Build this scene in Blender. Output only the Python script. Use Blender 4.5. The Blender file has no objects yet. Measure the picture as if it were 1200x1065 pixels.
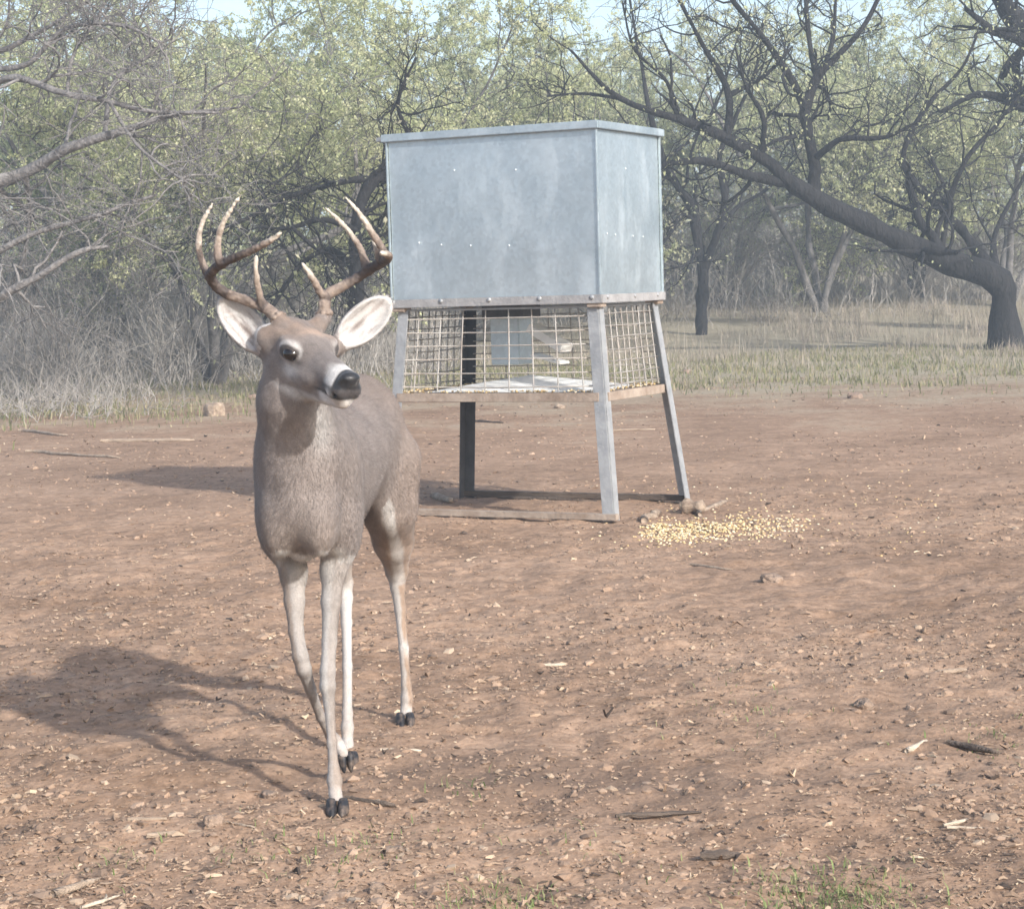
import bpy, bmesh, math, random
import numpy as np
from mathutils import Vector, Matrix

# ------------------------------------------------------------------ camera
SC = bpy.context.scene
COL = SC.collection
F = 2400.0            # focal length in pixels of the 1200 px wide picture
CX, CY = 600.0, 532.5
CAM = np.array([0.0, 0.0, 1.18])
PITCH = math.atan((532.5 - 335.0) / F)
ROLL = 0.030
_f = np.array([0, math.cos(PITCH), -math.sin(PITCH)])
_u0 = np.array([0, math.sin(PITCH), math.cos(PITCH)])
_r0 = np.array([1.0, 0, 0])
_R = math.cos(ROLL) * _r0 - math.sin(ROLL) * _u0
_U = math.sin(ROLL) * _r0 + math.cos(ROLL) * _u0
cam_d = bpy.data.cameras.new('camera')
cam_d.sensor_width = 36.0
cam_d.lens = F / 1200.0 * 36.0
cam_d.clip_start = 0.05
cam_d.clip_end = 3000.0
cam = bpy.data.objects.new('camera', cam_d)
COL.objects.link(cam)
cam.matrix_world = Matrix(((_R[0], _U[0], -_f[0], CAM[0]), (_R[1], _U[1], -_f[1], CAM[1]),
                           (_R[2], _U[2], -_f[2], CAM[2]), (0, 0, 0, 1)))
SC.camera = cam

# ------------------------------------------------------------------ light
SUN_EL = math.radians(29.0)
SUN_H = np.array([0.61, -0.79])           # horizontal direction towards the sun
world = bpy.data.worlds.new('World')
SC.world = world
world.use_nodes = True
wn = world.node_tree.nodes
wl = world.node_tree.links
for n in list(wn):
    wn.remove(n)
wo = wn.new('ShaderNodeOutputWorld')
wb = wn.new('ShaderNodeBackground')
sky = wn.new('ShaderNodeTexSky')
sky.sky_type = 'NISHITA'
sky.sun_disc = False
sky.sun_elevation = SUN_EL
sky.sun_rotation = math.atan2(SUN_H[0], SUN_H[1])
sky.air_density = 1.0
sky.dust_density = 2.5
sky.ozone_density = 1.0
wb.inputs['Strength'].default_value = 0.15
wl.new(sky.outputs[0], wb.inputs['Color'])
wl.new(wb.outputs[0], wo.inputs['Surface'])
sun_d = bpy.data.lights.new('sun', 'SUN')
sun_d.energy = 3.3
sun_d.angle = math.radians(1.6)
sun_d.color = (1.0, 0.98, 0.945)
sun = bpy.data.objects.new('sun', sun_d)
COL.objects.link(sun)
_hn = SUN_H / np.linalg.norm(SUN_H)
sun.rotation_euler = Vector((-_hn[0] * math.cos(SUN_EL), -_hn[1] * math.cos(SUN_EL), -math.sin(SUN_EL))).to_track_quat('-Z', 'Y').to_euler()
sun.location = (6, -8, 12)
SC.view_settings.view_transform = 'Standard'
SC.view_settings.look = 'None'
SC.view_settings.gamma = 1.0
SC.view_settings.exposure = 1.0
SC.cycles.use_denoising = True
SC.cycles.max_bounces = 6
SC.cycles.diffuse_bounces = 3
SC.cycles.transparent_max_bounces = 8
HAZE_DENSITY = 0.0040
SC.cycles.filter_width = 1.6

# ------------------------------------------------------------------ helpers
def unp(px, py, Y):
    d = _f + ((px - CX) / F) * _R - ((py - CY) / F) * _U
    return CAM + d * (Y / d[1])

def gnd(px, py, z=0.0):
    d = _f + ((px - CX) / F) * _R - ((py - CY) / F) * _U
    return CAM + d * ((z - CAM[2]) / d[2])

def nrm(v):
    v = np.asarray(v, float)
    return v / (np.linalg.norm(v, axis=-1, keepdims=True) + 1e-12)

def _hash3(ix, iy, iz, seed):
    h = (ix * 374761393 + iy * 668265263 + iz * 2147483647 + seed * 974711) & 0xFFFFFFFF
    h = ((h ^ (h >> 13)) * 1274126177) & 0xFFFFFFFF
    h = h ^ (h >> 16)
    return (h & 0xFFFF) / 65535.0

def vnoise(p, seed=0):
    p = np.asarray(p, float)
    i = np.floor(p).astype(np.int64)
    f = p - i
    f = f * f * (3 - 2 * f)
    out = 0
    for dx in (0, 1):
        for dy in (0, 1):
            for dz in (0, 1):
                w = (f[..., 0] if dx else 1 - f[..., 0]) * (f[..., 1] if dy else 1 - f[..., 1]) * (f[..., 2] if dz else 1 - f[..., 2])
                out = out + w * _hash3(i[..., 0] + dx, i[..., 1] + dy, i[..., 2] + dz, seed)
    return out * 2 - 1

def vn2(x, y, s, seed=0):
    return vnoise(np.stack([np.asarray(x) * s, np.asarray(y) * s, np.zeros_like(np.asarray(x, float))], -1), seed)

def height(x, y):
    x = np.asarray(x, float)
    y = np.asarray(y, float)
    near = np.clip(1.6 - y / 12.0, 0, 1)
    h = near * (0.010 * vn2(x, y, 2.2, 1) + 0.009 * vn2(x, y, 6.0, 2) + 0.0085 * vn2(x, y, 13.0, 3) + 0.0042 * vn2(x, y, 28.0, 4))
    r = np.clip((y - 30) / 30.0, 0, None)
    h = h + 1.8 * np.clip(r, 0, 1.5) ** 1.2 + 0.06 * vn2(x, y, 0.12, 5) * np.clip((y - 16) / 14, 0, 1)
    return h

def hz(x, y):
    return float(height(np.array([x]), np.array([y]))[0])

def set_tint(me, cols, name='tint'):
    a = me.color_attributes.new(name, 'FLOAT_COLOR', 'POINT')
    c = np.ones((len(me.vertices), 4), np.float32)
    c[:, :cols.shape[1]] = cols
    a.data.foreach_set('color', c.ravel())

def mesh_np(name, verts, quads=None, tris=None, smooth=False):
    me = bpy.data.meshes.new(name)
    verts = np.asarray(verts, np.float32)
    me.vertices.add(len(verts))
    me.vertices.foreach_set('co', verts.ravel())
    q = np.zeros((0, 4), np.int32) if quads is None else np.asarray(quads, np.int32).reshape(-1, 4)
    t = np.zeros((0, 3), np.int32) if tris is None else np.asarray(tris, np.int32).reshape(-1, 3)
    nl = q.size + t.size
    me.loops.add(nl)
    me.loops.foreach_set('vertex_index', np.concatenate([q.ravel(), t.ravel()]))
    me.polygons.add(len(q) + len(t))
    ls = np.concatenate([np.arange(len(q)) * 4, q.size + np.arange(len(t)) * 3])
    me.polygons.foreach_set('loop_start', ls.astype(np.int32))
    me.polygons.foreach_set('use_smooth', np.full(len(q) + len(t), bool(smooth)))
    me.update(calc_edges=True)
    me.validate()
    return me

def obj(name, me, mat=None, parent=None, loc=None):
    o = bpy.data.objects.new(name, me)
    COL.objects.link(o)
    if mat is not None and me is not None and len(me.materials) == 0:
        me.materials.append(mat)
    if parent is not None:
        o.parent = parent
    if loc is not None:
        o.location = loc
    return o

def tag(o, label=None, cat=None, group=None, kind=None):
    if label: o['label'] = label
    if cat: o['category'] = cat
    if group: o['group'] = group
    if kind: o['kind'] = kind
    return o

def thing(name, label, cat, loc=(0, 0, 0), rz=0.0, group=None):
    o = bpy.data.objects.new(name, None)
    COL.objects.link(o)
    o.empty_display_size = 0.2
    o.location = loc
    o.rotation_euler = (0, 0, rz)
    return tag(o, label, cat, group)

class MB:
    """collects simple solids into one mesh"""
    def __init__(self):
        self.v, self.q, self.t, self.n = [], [], [], 0
    def add(self, v, q=None, t=None):
        v = np.asarray(v, float).reshape(-1, 3)
        if q is not None and len(q): self.q.append(np.asarray(q).reshape(-1, 4) + self.n)
        if t is not None and len(t): self.t.append(np.asarray(t).reshape(-1, 3) + self.n)
        self.v.append(v)
        self.n += len(v)
        return self
    def box(self, c, s, R=None):
        c = np.asarray(c, float); s = np.asarray(s, float) / 2
        v = np.array([[x, y, z] for x in (-1, 1) for y in (-1, 1) for z in (-1, 1)]) * s
        if R is not None: v = v @ np.asarray(R).T
        return self.add(v + c, [[0, 1, 3, 2], [4, 6, 7, 5], [0, 4, 5, 1], [2, 3, 7, 6], [0, 2, 6, 4], [1, 5, 7, 3]])
    def bar(self, p, q, w, h, up=(0, 0, 1)):
        p = np.asarray(p, float); q = np.asarray(q, float)
        d = nrm(q - p)
        s = np.cross(d, up)
        s = nrm(s) if np.linalg.norm(s) > 1e-6 else np.array([1.0, 0, 0])
        u = np.cross(s, d)
        return self.box((p + q) / 2, (np.linalg.norm(q - p), w, h), np.stack([d, s, u], 1))
    def tube(self, pts, rad, sides=8, cap=True):
        v, q = tubes(np.asarray(pts, float)[None], np.asarray(rad, float)[None] if np.ndim(rad) else np.full((1, len(pts)), rad), sides)
        n = len(pts)
        self.add(v, q)
        if cap:
            base = self.n - len(v)
            for ring in (0, n - 1):
                c = self.n
                self.add(np.asarray(pts[ring], float)[None])
                ids = base + ring * sides + np.arange(sides)
                self.t.append(np.stack([ids, np.roll(ids, -1), np.full(sides, c)], 1))
        return self
    def mesh(self, name, smooth=False):
        return mesh_np(name, np.concatenate(self.v), np.concatenate(self.q) if self.q else None,
                       np.concatenate(self.t) if self.t else None, smooth)
    def build(self, name, mat, parent=None, bevel=0.0, smooth=False):
        me = self.mesh(name, smooth)
        if bevel:
            bm = bmesh.new(); bm.from_mesh(me)
            bmesh.ops.bevel(bm, geom=bm.edges[:], offset=bevel, segments=2, affect='EDGES', clamp_overlap=True)
            bm.to_mesh(me); bm.free()
        return obj(name, me, mat, parent)

def tubes(P, Rd, sides):
    """P (m,n,3), Rd (m,n) -> verts, quads of m tubes"""
    m, n, _ = P.shape
    T = np.empty_like(P)
    T[:, 1:-1] = P[:, 2:] - P[:, :-2]
    T[:, 0] = P[:, 1] - P[:, 0]
    T[:, -1] = P[:, -1] - P[:, -2]
    T = nrm(T)
    ref = np.where(np.abs(T[:, :1, 2:3]) > 0.9, np.array([1.0, 0, 0]), np.array([0, 0, 1.0])) * np.ones((m, n, 1))
    A = nrm(np.cross(T, ref))
    B = np.cross(T, A)
    ang = np.arange(sides) * 2 * math.pi / sides
    V = P[:, :, None] + Rd[:, :, None, None] * (A[:, :, None] * np.cos(ang)[:, None] + B[:, :, None] * np.sin(ang)[:, None])
    base = (np.arange(m)[:, None, None] * n + np.arange(n - 1)[None, :, None]) * sides
    k = np.arange(sides)
    k2 = (k + 1) % sides
    Q = np.stack([base + k, base + k2, base + sides + k2, base + sides + k], -1)
    return V.reshape(-1, 3), Q.reshape(-1, 4)

def catmull(P, n):
    P = np.asarray(P, float)
    if len(P) == 2:
        t = np.linspace(0, 1, n)[:, None]
        return P[0] * (1 - t) + P[1] * t
    A = np.vstack([2 * P[0] - P[1], P, 2 * P[-1] - P[-2]])
    seg = len(P) - 1
    out = []
    for u in np.linspace(0, seg, n):
        i = min(int(u), seg - 1); t = u - i
        a, b, c, d = A[i], A[i + 1], A[i + 2], A[i + 3]
        out.append(0.5 * (2 * b + (c - a) * t + (2 * a - 5 * b + 4 * c - d) * t * t + (3 * b - a - 3 * c + d) * t ** 3))
    return np.array(out)

# ------------------------------------------------------------------ materials
def mat_new(name):
    m = bpy.data.materials.new(name)
    m.use_nodes = True
    nt = m.node_tree
    b = nt.nodes['Principled BSDF']
    b.inputs['Specular IOR Level'].default_value = 0.3
    return m, nt, b

def node(nt, t, **kw):
    n = nt.nodes.new(t)
    for k, v in kw.items():
        if k in n.inputs.keys(): n.inputs[k].default_value = v
        else: setattr(n, k, v)
    return n

def ramp(nt, stops):
    r = nt.nodes.new('ShaderNodeValToRGB')
    e = r.color_ramp.elements
    while len(e) > 1: e.remove(e[-1])
    for i, (p, c) in enumerate(stops):
        el = e[0] if i == 0 else e.new(p)
        el.position = p
        el.color = tuple(c) + (1,) if len(c) == 3 else c
    return r

def coords(nt, scale=(1, 1, 1), kind='Object'):
    tc = nt.nodes.new('ShaderNodeTexCoord')
    mp = nt.nodes.new('ShaderNodeMapping')
    mp.inputs['Scale'].default_value = scale
    nt.links.new(tc.outputs[kind], mp.inputs[0])
    return mp.outputs[0]

def mixc(nt, a, b, fac, mode='MIX'):
    n = nt.nodes.new('ShaderNodeMix')
    n.data_type = 'RGBA'
    n.blend_type = mode
    for sock, val in ((n.inputs[0], fac), (n.inputs[6], a), (n.inputs[7], b)):
        if isinstance(val, bpy.types.NodeSocket): nt.links.new(val, sock)
        elif isinstance(val, (int, float)): sock.default_value = val
        else: sock.default_value = tuple(val) + (1,)
    return n.outputs[2]

def noise_mat(name, c1, c2, scale=10.0, rough=0.8, metal=0.0, bump=0.0, bscale=None, stretch=(1, 1, 1), tint=False, spec=0.3):
    m, nt, b = mat_new(name)
    co = coords(nt, stretch)
    n = node(nt, 'ShaderNodeTexNoise', Scale=scale, Detail=6.0, Roughness=0.65)
    nt.links.new(co, n.inputs['Vector'])
    r = ramp(nt, [(0.32, c1), (0.68, c2)])
    nt.links.new(n.outputs['Fac'], r.inputs[0])
    out = r.outputs[0]
    if tint:
        a = node(nt, 'ShaderNodeAttribute', attribute_name='tint')
        out = mixc(nt, out, a.outputs['Color'], 1.0, 'MULTIPLY')
    nt.links.new(out, b.inputs['Base Color'])
    b.inputs['Roughness'].default_value = rough
    b.inputs['Metallic'].default_value = metal
    b.inputs['Specular IOR Level'].default_value = spec
    if bump:
        n2 = node(nt, 'ShaderNodeTexNoise', Scale=bscale or scale * 4, Detail=5.0)
        nt.links.new(co, n2.inputs['Vector'])
        bp = node(nt, 'ShaderNodeBump', Strength=1.0, Distance=bump)
        nt.links.new(n2.outputs['Fac'], bp.inputs['Height'])
        nt.links.new(bp.outputs[0], b.inputs['Normal'])
    return m

def tint_mat(name, rough=0.8, trans=0.0, spec=0.2, normal=None):
    m, nt, b = mat_new(name)
    a = node(nt, 'ShaderNodeAttribute', attribute_name='tint')
    nt.links.new(a.outputs['Color'], b.inputs['Base Color'])
    b.inputs['Roughness'].default_value = rough
    b.inputs['Specular IOR Level'].default_value = spec
    if normal:
        na = node(nt, 'ShaderNodeAttribute', attribute_name=normal); nt.links.new(na.outputs['Vector'], b.inputs['Normal'])
    if trans:
        t = node(nt, 'ShaderNodeBsdfTranslucent')
        if normal: nt.links.new(na.outputs['Vector'], t.inputs['Normal'])
        nt.links.new(a.outputs['Color'], t.inputs['Color'])
        mx = node(nt, 'ShaderNodeMixShader', Fac=trans)
        nt.links.new(b.outputs[0], mx.inputs[1]); nt.links.new(t.outputs[0], mx.inputs[2])
        nt.links.new(mx.outputs[0], nt.nodes['Material Output'].inputs['Surface'])
    return m

M = {}
# soil
def soil_mat():
    m, nt, b = mat_new('soil')
    co = coords(nt)
    n1 = node(nt, 'ShaderNodeTexNoise', Scale=0.9, Detail=5.0, Roughness=0.6)
    n2 = node(nt, 'ShaderNodeTexNoise', Scale=26.0, Detail=8.0, Roughness=0.7)
    n3 = node(nt, 'ShaderNodeTexVoronoi', Scale=70.0)
    n4 = node(nt, 'ShaderNodeTexNoise', Scale=6.0, Detail=7.0, Roughness=0.7)
    for n in (n1, n2, n3, n4): nt.links.new(co, n.inputs['Vector'])
    r1 = ramp(nt, [(0.30, (0.222, 0.144, 0.095)), (0.62, (0.328, 0.220, 0.150))])
    nt.links.new(n1.outputs['Fac'], r1.inputs[0])
    r2 = ramp(nt, [(0.30, (0.62, 0.58, 0.55)), (0.5, (1, 1, 1)), (0.72, (1.32, 1.33, 1.34))])
    nt.links.new(n2.outputs['Fac'], r2.inputs[0])
    c = mixc(nt, r1.outputs[0], r2.outputs[0], 1.0, 'MULTIPLY')
    r4 = ramp(nt, [(0.38, (0.80, 0.79, 0.78)), (0.62, (1.12, 1.12, 1.12))])
    nt.links.new(n4.outputs['Fac'], r4.inputs[0])
    c = mixc(nt, c, r4.outputs[0], 1.0, 'MULTIPLY')
    # soft foreground shadow painted into the soil colour, in front of the buck
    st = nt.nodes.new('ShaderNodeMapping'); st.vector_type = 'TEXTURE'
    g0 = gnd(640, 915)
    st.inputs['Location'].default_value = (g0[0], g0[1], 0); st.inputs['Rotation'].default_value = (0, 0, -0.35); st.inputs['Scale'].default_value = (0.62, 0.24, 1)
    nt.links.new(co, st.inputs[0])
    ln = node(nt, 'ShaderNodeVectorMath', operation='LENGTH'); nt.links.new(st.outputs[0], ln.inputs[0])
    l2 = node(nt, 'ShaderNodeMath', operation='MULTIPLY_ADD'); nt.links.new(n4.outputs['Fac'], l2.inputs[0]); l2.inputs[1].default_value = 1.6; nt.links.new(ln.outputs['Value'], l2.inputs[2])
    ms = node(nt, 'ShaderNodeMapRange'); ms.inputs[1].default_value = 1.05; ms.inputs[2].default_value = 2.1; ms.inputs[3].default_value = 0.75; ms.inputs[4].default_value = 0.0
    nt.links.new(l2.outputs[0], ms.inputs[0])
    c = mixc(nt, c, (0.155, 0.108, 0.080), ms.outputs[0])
    # green-grey plant cover at the back, along the edge of the clearing
    sx = node(nt, 'ShaderNodeSeparateXYZ')
    nt.links.new(co, sx.inputs[0])
    edge = node(nt, 'ShaderNodeMath', operation='MULTIPLY_ADD')
    edge.inputs[1].default_value = 0.16; nt.links.new(sx.outputs[0], edge.inputs[0])
    nt.links.new(sx.outputs[1], edge.inputs[2])
    e2 = node(nt, 'ShaderNodeMath', operation='MULTIPLY_ADD')
    nt.links.new(n4.outputs['Fac'], e2.inputs[0]); e2.inputs[1].default_value = 12.0
    e3 = node(nt, 'ShaderNodeMath', operation='MULTIPLY_ADD'); nt.links.new(n1.outputs['Fac'], e3.inputs[0]); e3.inputs[1].default_value = 22.0
    nt.links.new(edge.outputs[0], e3.inputs[2]); nt.links.new(e3.outputs[0], e2.inputs[2])
    mr = node(nt, 'ShaderNodeMapRange')
    mr.inputs[1].default_value = 34.5; mr.inputs[2].default_value = 43.0; mr.inputs[4].default_value = 0.9
    nt.links.new(e2.outputs[0], mr.inputs[0])
    rg = ramp(nt, [(0.35, (0.22, 0.205, 0.135)), (0.65, (0.36, 0.31, 0.235))])
    nt.links.new(n2.outputs['Fac'], rg.inputs[0])
    c = mixc(nt, c, rg.outputs[0], mr.outputs[0])
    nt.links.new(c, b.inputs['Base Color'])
    b.inputs['Roughness'].default_value = 0.95
    b.inputs['Specular IOR Level'].default_value = 0.1
    ad = node(nt, 'ShaderNodeMath', operation='MULTIPLY_ADD')
    nt.links.new(n3.outputs['Distance'], ad.inputs[0]); ad.inputs[1].default_value = 0.5
    nt.links.new(n2.outputs['Fac'], ad.inputs[2])
    bp = node(nt, 'ShaderNodeBump', Strength=0.7, Distance=0.006)
    nt.links.new(ad.outputs[0], bp.inputs['Height'])
    nt.links.new(bp.outputs[0], b.inputs['Normal'])
    return m
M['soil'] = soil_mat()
M['litter'] = tint_mat('litter', 0.9)
M['bark'] = noise_mat('bark', (0.008, 0.0078, 0.0082), (0.024, 0.0225, 0.0235), 6.0, 0.95, bump=0.05, bscale=22, stretch=(1, 1, 0.35))
M['grey_bark'] = noise_mat('grey_bark', (0.11, 0.102, 0.098), (0.26, 0.242, 0.23), 7.0, 0.95, bump=0.03, bscale=24)
M['leaf'] = tint_mat('leaf', 0.7, 0.50, .15)
M['twig'] = noise_mat('twig_bark', (0.21, 0.193, 0.175), (0.39, 0.36, 0.325), 7.0, 0.95)
M['mid_bark'] = noise_mat('mid_bark', (0.075, 0.070, 0.068), (0.17, 0.16, 0.153), 6.0, 0.95, bump=0.03, bscale=22)
M['grass'] = tint_mat('grass', 0.9, 0.25)
M['wood'] = noise_mat('weathered_wood', (0.20, 0.145, 0.105), (0.42, 0.33, 0.25), 9.0, 0.9, bump=0.01, bscale=60, stretch=(0.4, 3, 3))
M['dark_wood'] = noise_mat('dark_wood', (0.055, 0.042, 0.036), (0.15, 0.115, 0.09), 9.0, 0.9, bump=0.01, bscale=60, stretch=(0.4, 3, 3))
M['pale_wood'] = noise_mat('pale_wood', (0.36, 0.29, 0.22), (0.58, 0.49, 0.38), 9.0, 0.85, bump=0.006, bscale=60, stretch=(0.4, 3, 3))
M['stone'] = noise_mat('stone', (0.17, 0.120, 0.088), (0.30, 0.22, 0.165), 14.0, 0.95, bump=0.02, bscale=40)

# ------------------------------------------------------------------ ground
def ground():
    def axis(lo, d0, d1, hi, step, g):
        a = list(np.arange(d0, d1 + 1e-6, step))
        s = step
        while a[-1] < hi:
            s *= g; a.append(a[-1] + s)
        s = step
        while a[0] > lo:
            s *= g; a.insert(0, a[0] - s)
        return np.array(a)
    xs = axis(-420, -2.6, 2.6, 420, 0.020, 1.09)
    ys = axis(-60, 3.5, 10.5, 900, 0.022, 1.045)
    X, Y = np.meshgrid(xs, ys)
    V = np.stack([X, Y, height(X, Y)], -1).reshape(-1, 3)
    nx, ny = len(xs), len(ys)
    i = (np.arange(ny - 1)[:, None] * nx + np.arange(nx - 1)[None]).ravel()
    Q = np.stack([i, i + 1, i + 1 + nx, i + nx], 1)
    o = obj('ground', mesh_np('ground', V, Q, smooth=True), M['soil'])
    tag(o, kind='structure')
ground()

rng = np.random.default_rng(11)
ICO = None
def ico():
    global ICO
    if ICO is None:
        bm = bmesh.new()
        bmesh.ops.create_icosphere(bm, subdivisions=1, radius=1.0)
        v = np.array([x.co[:] for x in bm.verts]); t = np.array([[q.index for q in f.verts] for f in bm.faces])
        bm.free(); ICO = (v, t)
    return ICO

def rotz(a):
    c, s = np.cos(a), np.sin(a)
    z = np.zeros_like(c); o = np.ones_like(c)
    return np.stack([np.stack([c, -s, z], -1), np.stack([s, c, z], -1), np.stack([z, z, o], -1)], -2)

def rand_rot(n, r, tilt):
    a = r.uniform(0, 2 * np.pi, n)
    Rz = rotz(a)
    tx = r.normal(0, tilt, n)
    c, s = np.cos(tx), np.sin(tx)
    z = np.zeros(n); o = np.ones(n)
    Rx = np.stack([np.stack([o, z, z], -1), np.stack([z, c, -s], -1), np.stack([z, s, c], -1)], -2)
    return Rz @ Rx

def field_points(n, r, y0=3.7, y1=26.0, spread=0.29, p=2.0):
    """points over the clearing, thinning out with distance as the picture does"""
    u = r.uniform(0, 1, n)
    a, b = y0 ** (1 - p), y1 ** (1 - p)
    y = (a + (b - a) * u) ** (1 / (1 - p))
    x = r.uniform(-1, 1, n) * (y * spread + 0.25)
    return x, y

def litter():
    r = np.random.default_rng(5)
    # crumbs of earth
    n = 20000
    x, y = field_points(n, r, p=2.0)
    keep = (1.4 * vn2(x, y, 1.1, 31) + 0.8 * vn2(x, y, 4.0, 32) + np.clip((5.2 - y) * .5, 0, .6) + r.uniform(-0.7, 0.7, n)) > -0.15
    x, y = x[keep], y[keep]; n = len(x)
    s = np.clip(r.lognormal(math.log(0.0050), 0.55, n), 0.0025, 0.017) * (1 + 0.04 * np.clip(y - 4, 0, 12))
    v0, t0 = ico()
    V = v0[None] * (1 + r.uniform(-0.45, 0.45, (n, len(v0), 1)))
    V = V * (s[:, None] * np.stack([np.ones(n), r.uniform(0.5, 1.1, n), r.uniform(0.30, 0.7, n)], -1))[:, None]
    V = np.einsum('nij,nkj->nki', rand_rot(n, r, 0.3), V)
    V += np.stack([x, y, height(x, y)], -1)[:, None]
    T = t0[None] + (np.arange(n) * len(v0))[:, None, None]
    c = SOIL_TONES[r.choice(4, n, p=[.42, .33, .15, .10])] * r.uniform(0.8, 1.15, (n, 1))
    o = obj('soil_clods', mesh_np('soil_clods', V.reshape(-1, 3), tris=T.reshape(-1, 3)), M['litter'])
    set_tint(o.data, np.repeat(c, len(v0), 0)); tag(o, 'loose reddish crumbs and grit strewn over the bare soil', 'soil clods', kind='stuff')
    # coarser clods, gathered in trampled patches
    n = 1500
    x, y = field_points(n, r, 3.7, 14.0, p=2.0)
    keep = (vn2(x, y, .9, 51) + .5 * vn2(x, y, 3.0, 52) + .12 * x) > .28
    x, y = x[keep], y[keep]; n = len(x)
    s = np.clip(r.lognormal(math.log(0.013), 0.35, n), 0.008, 0.028)
    bm = bmesh.new(); bmesh.ops.create_icosphere(bm, subdivisions=2, radius=1.0)
    v1 = np.array([q.co[:] for q in bm.verts]); t1 = np.array([[q.index for q in f.verts] for f in bm.faces]); bm.free()
    V = v1[None] * (1 + .35 * vnoise(v1[None] * 1.6 + r.uniform(0, 50, (n, 1, 1)), 6) + .22 * vnoise(v1[None] * 3.7 + r.uniform(0, 50, (n, 1, 1)), 7))[..., None]
    V = V * (s[:, None] * np.stack([np.ones(n), r.uniform(.55, 1, n), r.uniform(.35, .65, n)], -1))[:, None]
    V = np.einsum('nij,nkj->nki', rand_rot(n, r, 0.25), V) + np.stack([x, y, height(x, y)], -1)[:, None]
    c = SOIL_TONES[r.choice(3, n)] * r.uniform(.72, 1.05, (n, 1))
    o = obj('coarse_clods', mesh_np('coarse_clods', V.reshape(-1, 3), tris=(t1[None] + (np.arange(n) * len(v1))[:, None, None]).reshape(-1, 3)), M['litter'])
    set_tint(o.data, np.repeat(c, len(v1), 0)); tag(o, 'coarse clods of earth kicked up in trampled patches', 'soil clods', kind='stuff')
    # curled chips of wood, bark and chaff: prisms of three sections
    n = 62000
    x, y = field_points(n, r, p=1.85)
    dens = vn2(x, y, 0.75, 41) + 0.5 * vn2(x, y, 2.3, 42) + np.clip((5.0 - y) * .8, -.1, .6)
    keep = (1.5 * dens + r.uniform(-0.8, 0.8, n)) > -0.15
    x, y = x[keep], y[keep]; n = len(x)
    far = 1 + 0.05 * np.clip(y - 4, 0, 14)
    L = np.clip(r.lognormal(math.log(0.0082), 0.52, n), 0.0035, 0.034) * far
    W = np.clip(L * r.uniform(0.16, 0.5, n), .002, .012 * 2)
    H = W * r.uniform(0.25, 0.7, n)
    curl = r.normal(0, .22, n) * L; side = r.normal(0, .16, n) * L
    V = np.empty((n, 9, 3))
    for k, (u, wf) in enumerate(((-.5, .55), (0, 1.0), (.5, .45))):
        cx = u * L; cy = side * (1 - 4 * u * u); cz = np.abs(curl) * (4 * u * u if True else 0) * np.where(curl > 0, 1, 0) + np.where(curl < 0, -curl * (1 - 4 * u * u) * .6, 0)
        V[:, 3 * k] = np.stack([cx, cy - W * wf * .5, cz], -1)
        V[:, 3 * k + 1] = np.stack([cx + r.normal(0, .05, n) * L, cy + r.normal(0, .2, n) * W, cz + H * wf], -1)
        V[:, 3 * k + 2] = np.stack([cx, cy + W * wf * .5, cz], -1)
    V = np.einsum('nij,nkj->nki', rand_rot(n, r, 0.35), V)
    V += np.stack([x, y, height(x, y) + 0.0015], -1)[:, None]
    q0 = np.array([[0, 1, 4, 3], [1, 2, 5, 4], [2, 0, 3, 5], [3, 4, 7, 6], [4, 5, 8, 7], [5, 3, 6, 8]]); t0 = np.array([[0, 2, 1], [6, 7, 8]])
    off = (np.arange(n) * 9)[:, None, None]
    base = np.array([[0.31, 0.222, 0.155], [0.385, 0.285, 0.20], [0.225, 0.155, 0.108], [0.46, 0.36, 0.255], [0.085, 0.063, 0.050], [0.26, 0.18, 0.125]])
    c = base[r.choice(6, n, p=[.25, .09, .24, .03, .13, .26])] * r.uniform(0.8, 1.15, (n, 1))
    o = obj('wood_chips', mesh_np('wood_chips', V.reshape(-1, 3), (q0[None] + off).reshape(-1, 4), (t0[None] + off).reshape(-1, 3)), M['litter'])
    set_tint(o.data, np.repeat(c, 9, 0)); tag(o, 'small tan wood chips and chaff scattered on the bare soil', 'wood chips', kind='stuff')
SOIL_TONES = np.array([[0.265, 0.180, 0.125], [0.315, 0.220, 0.156], [0.205, 0.143, 0.103], [0.36, 0.27, 0.195]])
litter()
# ------------------------------------------------------------------ trees and brush
def spawn(r, P, Rd, per, n, ln, rr, up=0.15, spread=0.9, crook=0.28, droop=0.0, t0=0.15, rmin=0.004, fwd=0.55):
    """children of branches P (m,k,3): returns (m*per, n, 3) and radii"""
    m, k, _ = P.shape
    t = r.uniform(t0, 1.0, (m, per)) * (k - 1)
    i = np.clip(t.astype(int), 0, k - 2); f = (t - i)[..., None]
    idx = np.arange(m)[:, None]
    a = P[idx, i]; b = P[idx, i + 1]
    p0 = (a * (1 - f) + b * f).reshape(-1, 3)
    d0 = nrm(b - a).reshape(-1, 3)
    r0 = (Rd[idx, i] * (1 - f[..., 0]) + Rd[idx, i + 1] * f[..., 0]).reshape(-1)
    N = len(p0)
    d = nrm(d0 * fwd + r.normal(0, 1, (N, 3)) * spread * 0.6 + np.array([0, 0, up]))
    L = np.broadcast_to(np.asarray(ln(r, N)), (N,))
    step = (L / (n - 1))[:, None]
    out = np.empty((N, n, 3)); out[:, 0] = p0
    for q in range(1, n):
        d = nrm(d + r.normal(0, crook, (N, 3)) + np.array([0, 0, -droop + up * 0.15]))
        out[:, q] = out[:, q - 1] + d * step
    base = np.maximum(r0 * rr, rmin)
    rad = base[:, None] * np.linspace(1, 0.45, n)[None]
    return out, rad

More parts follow.
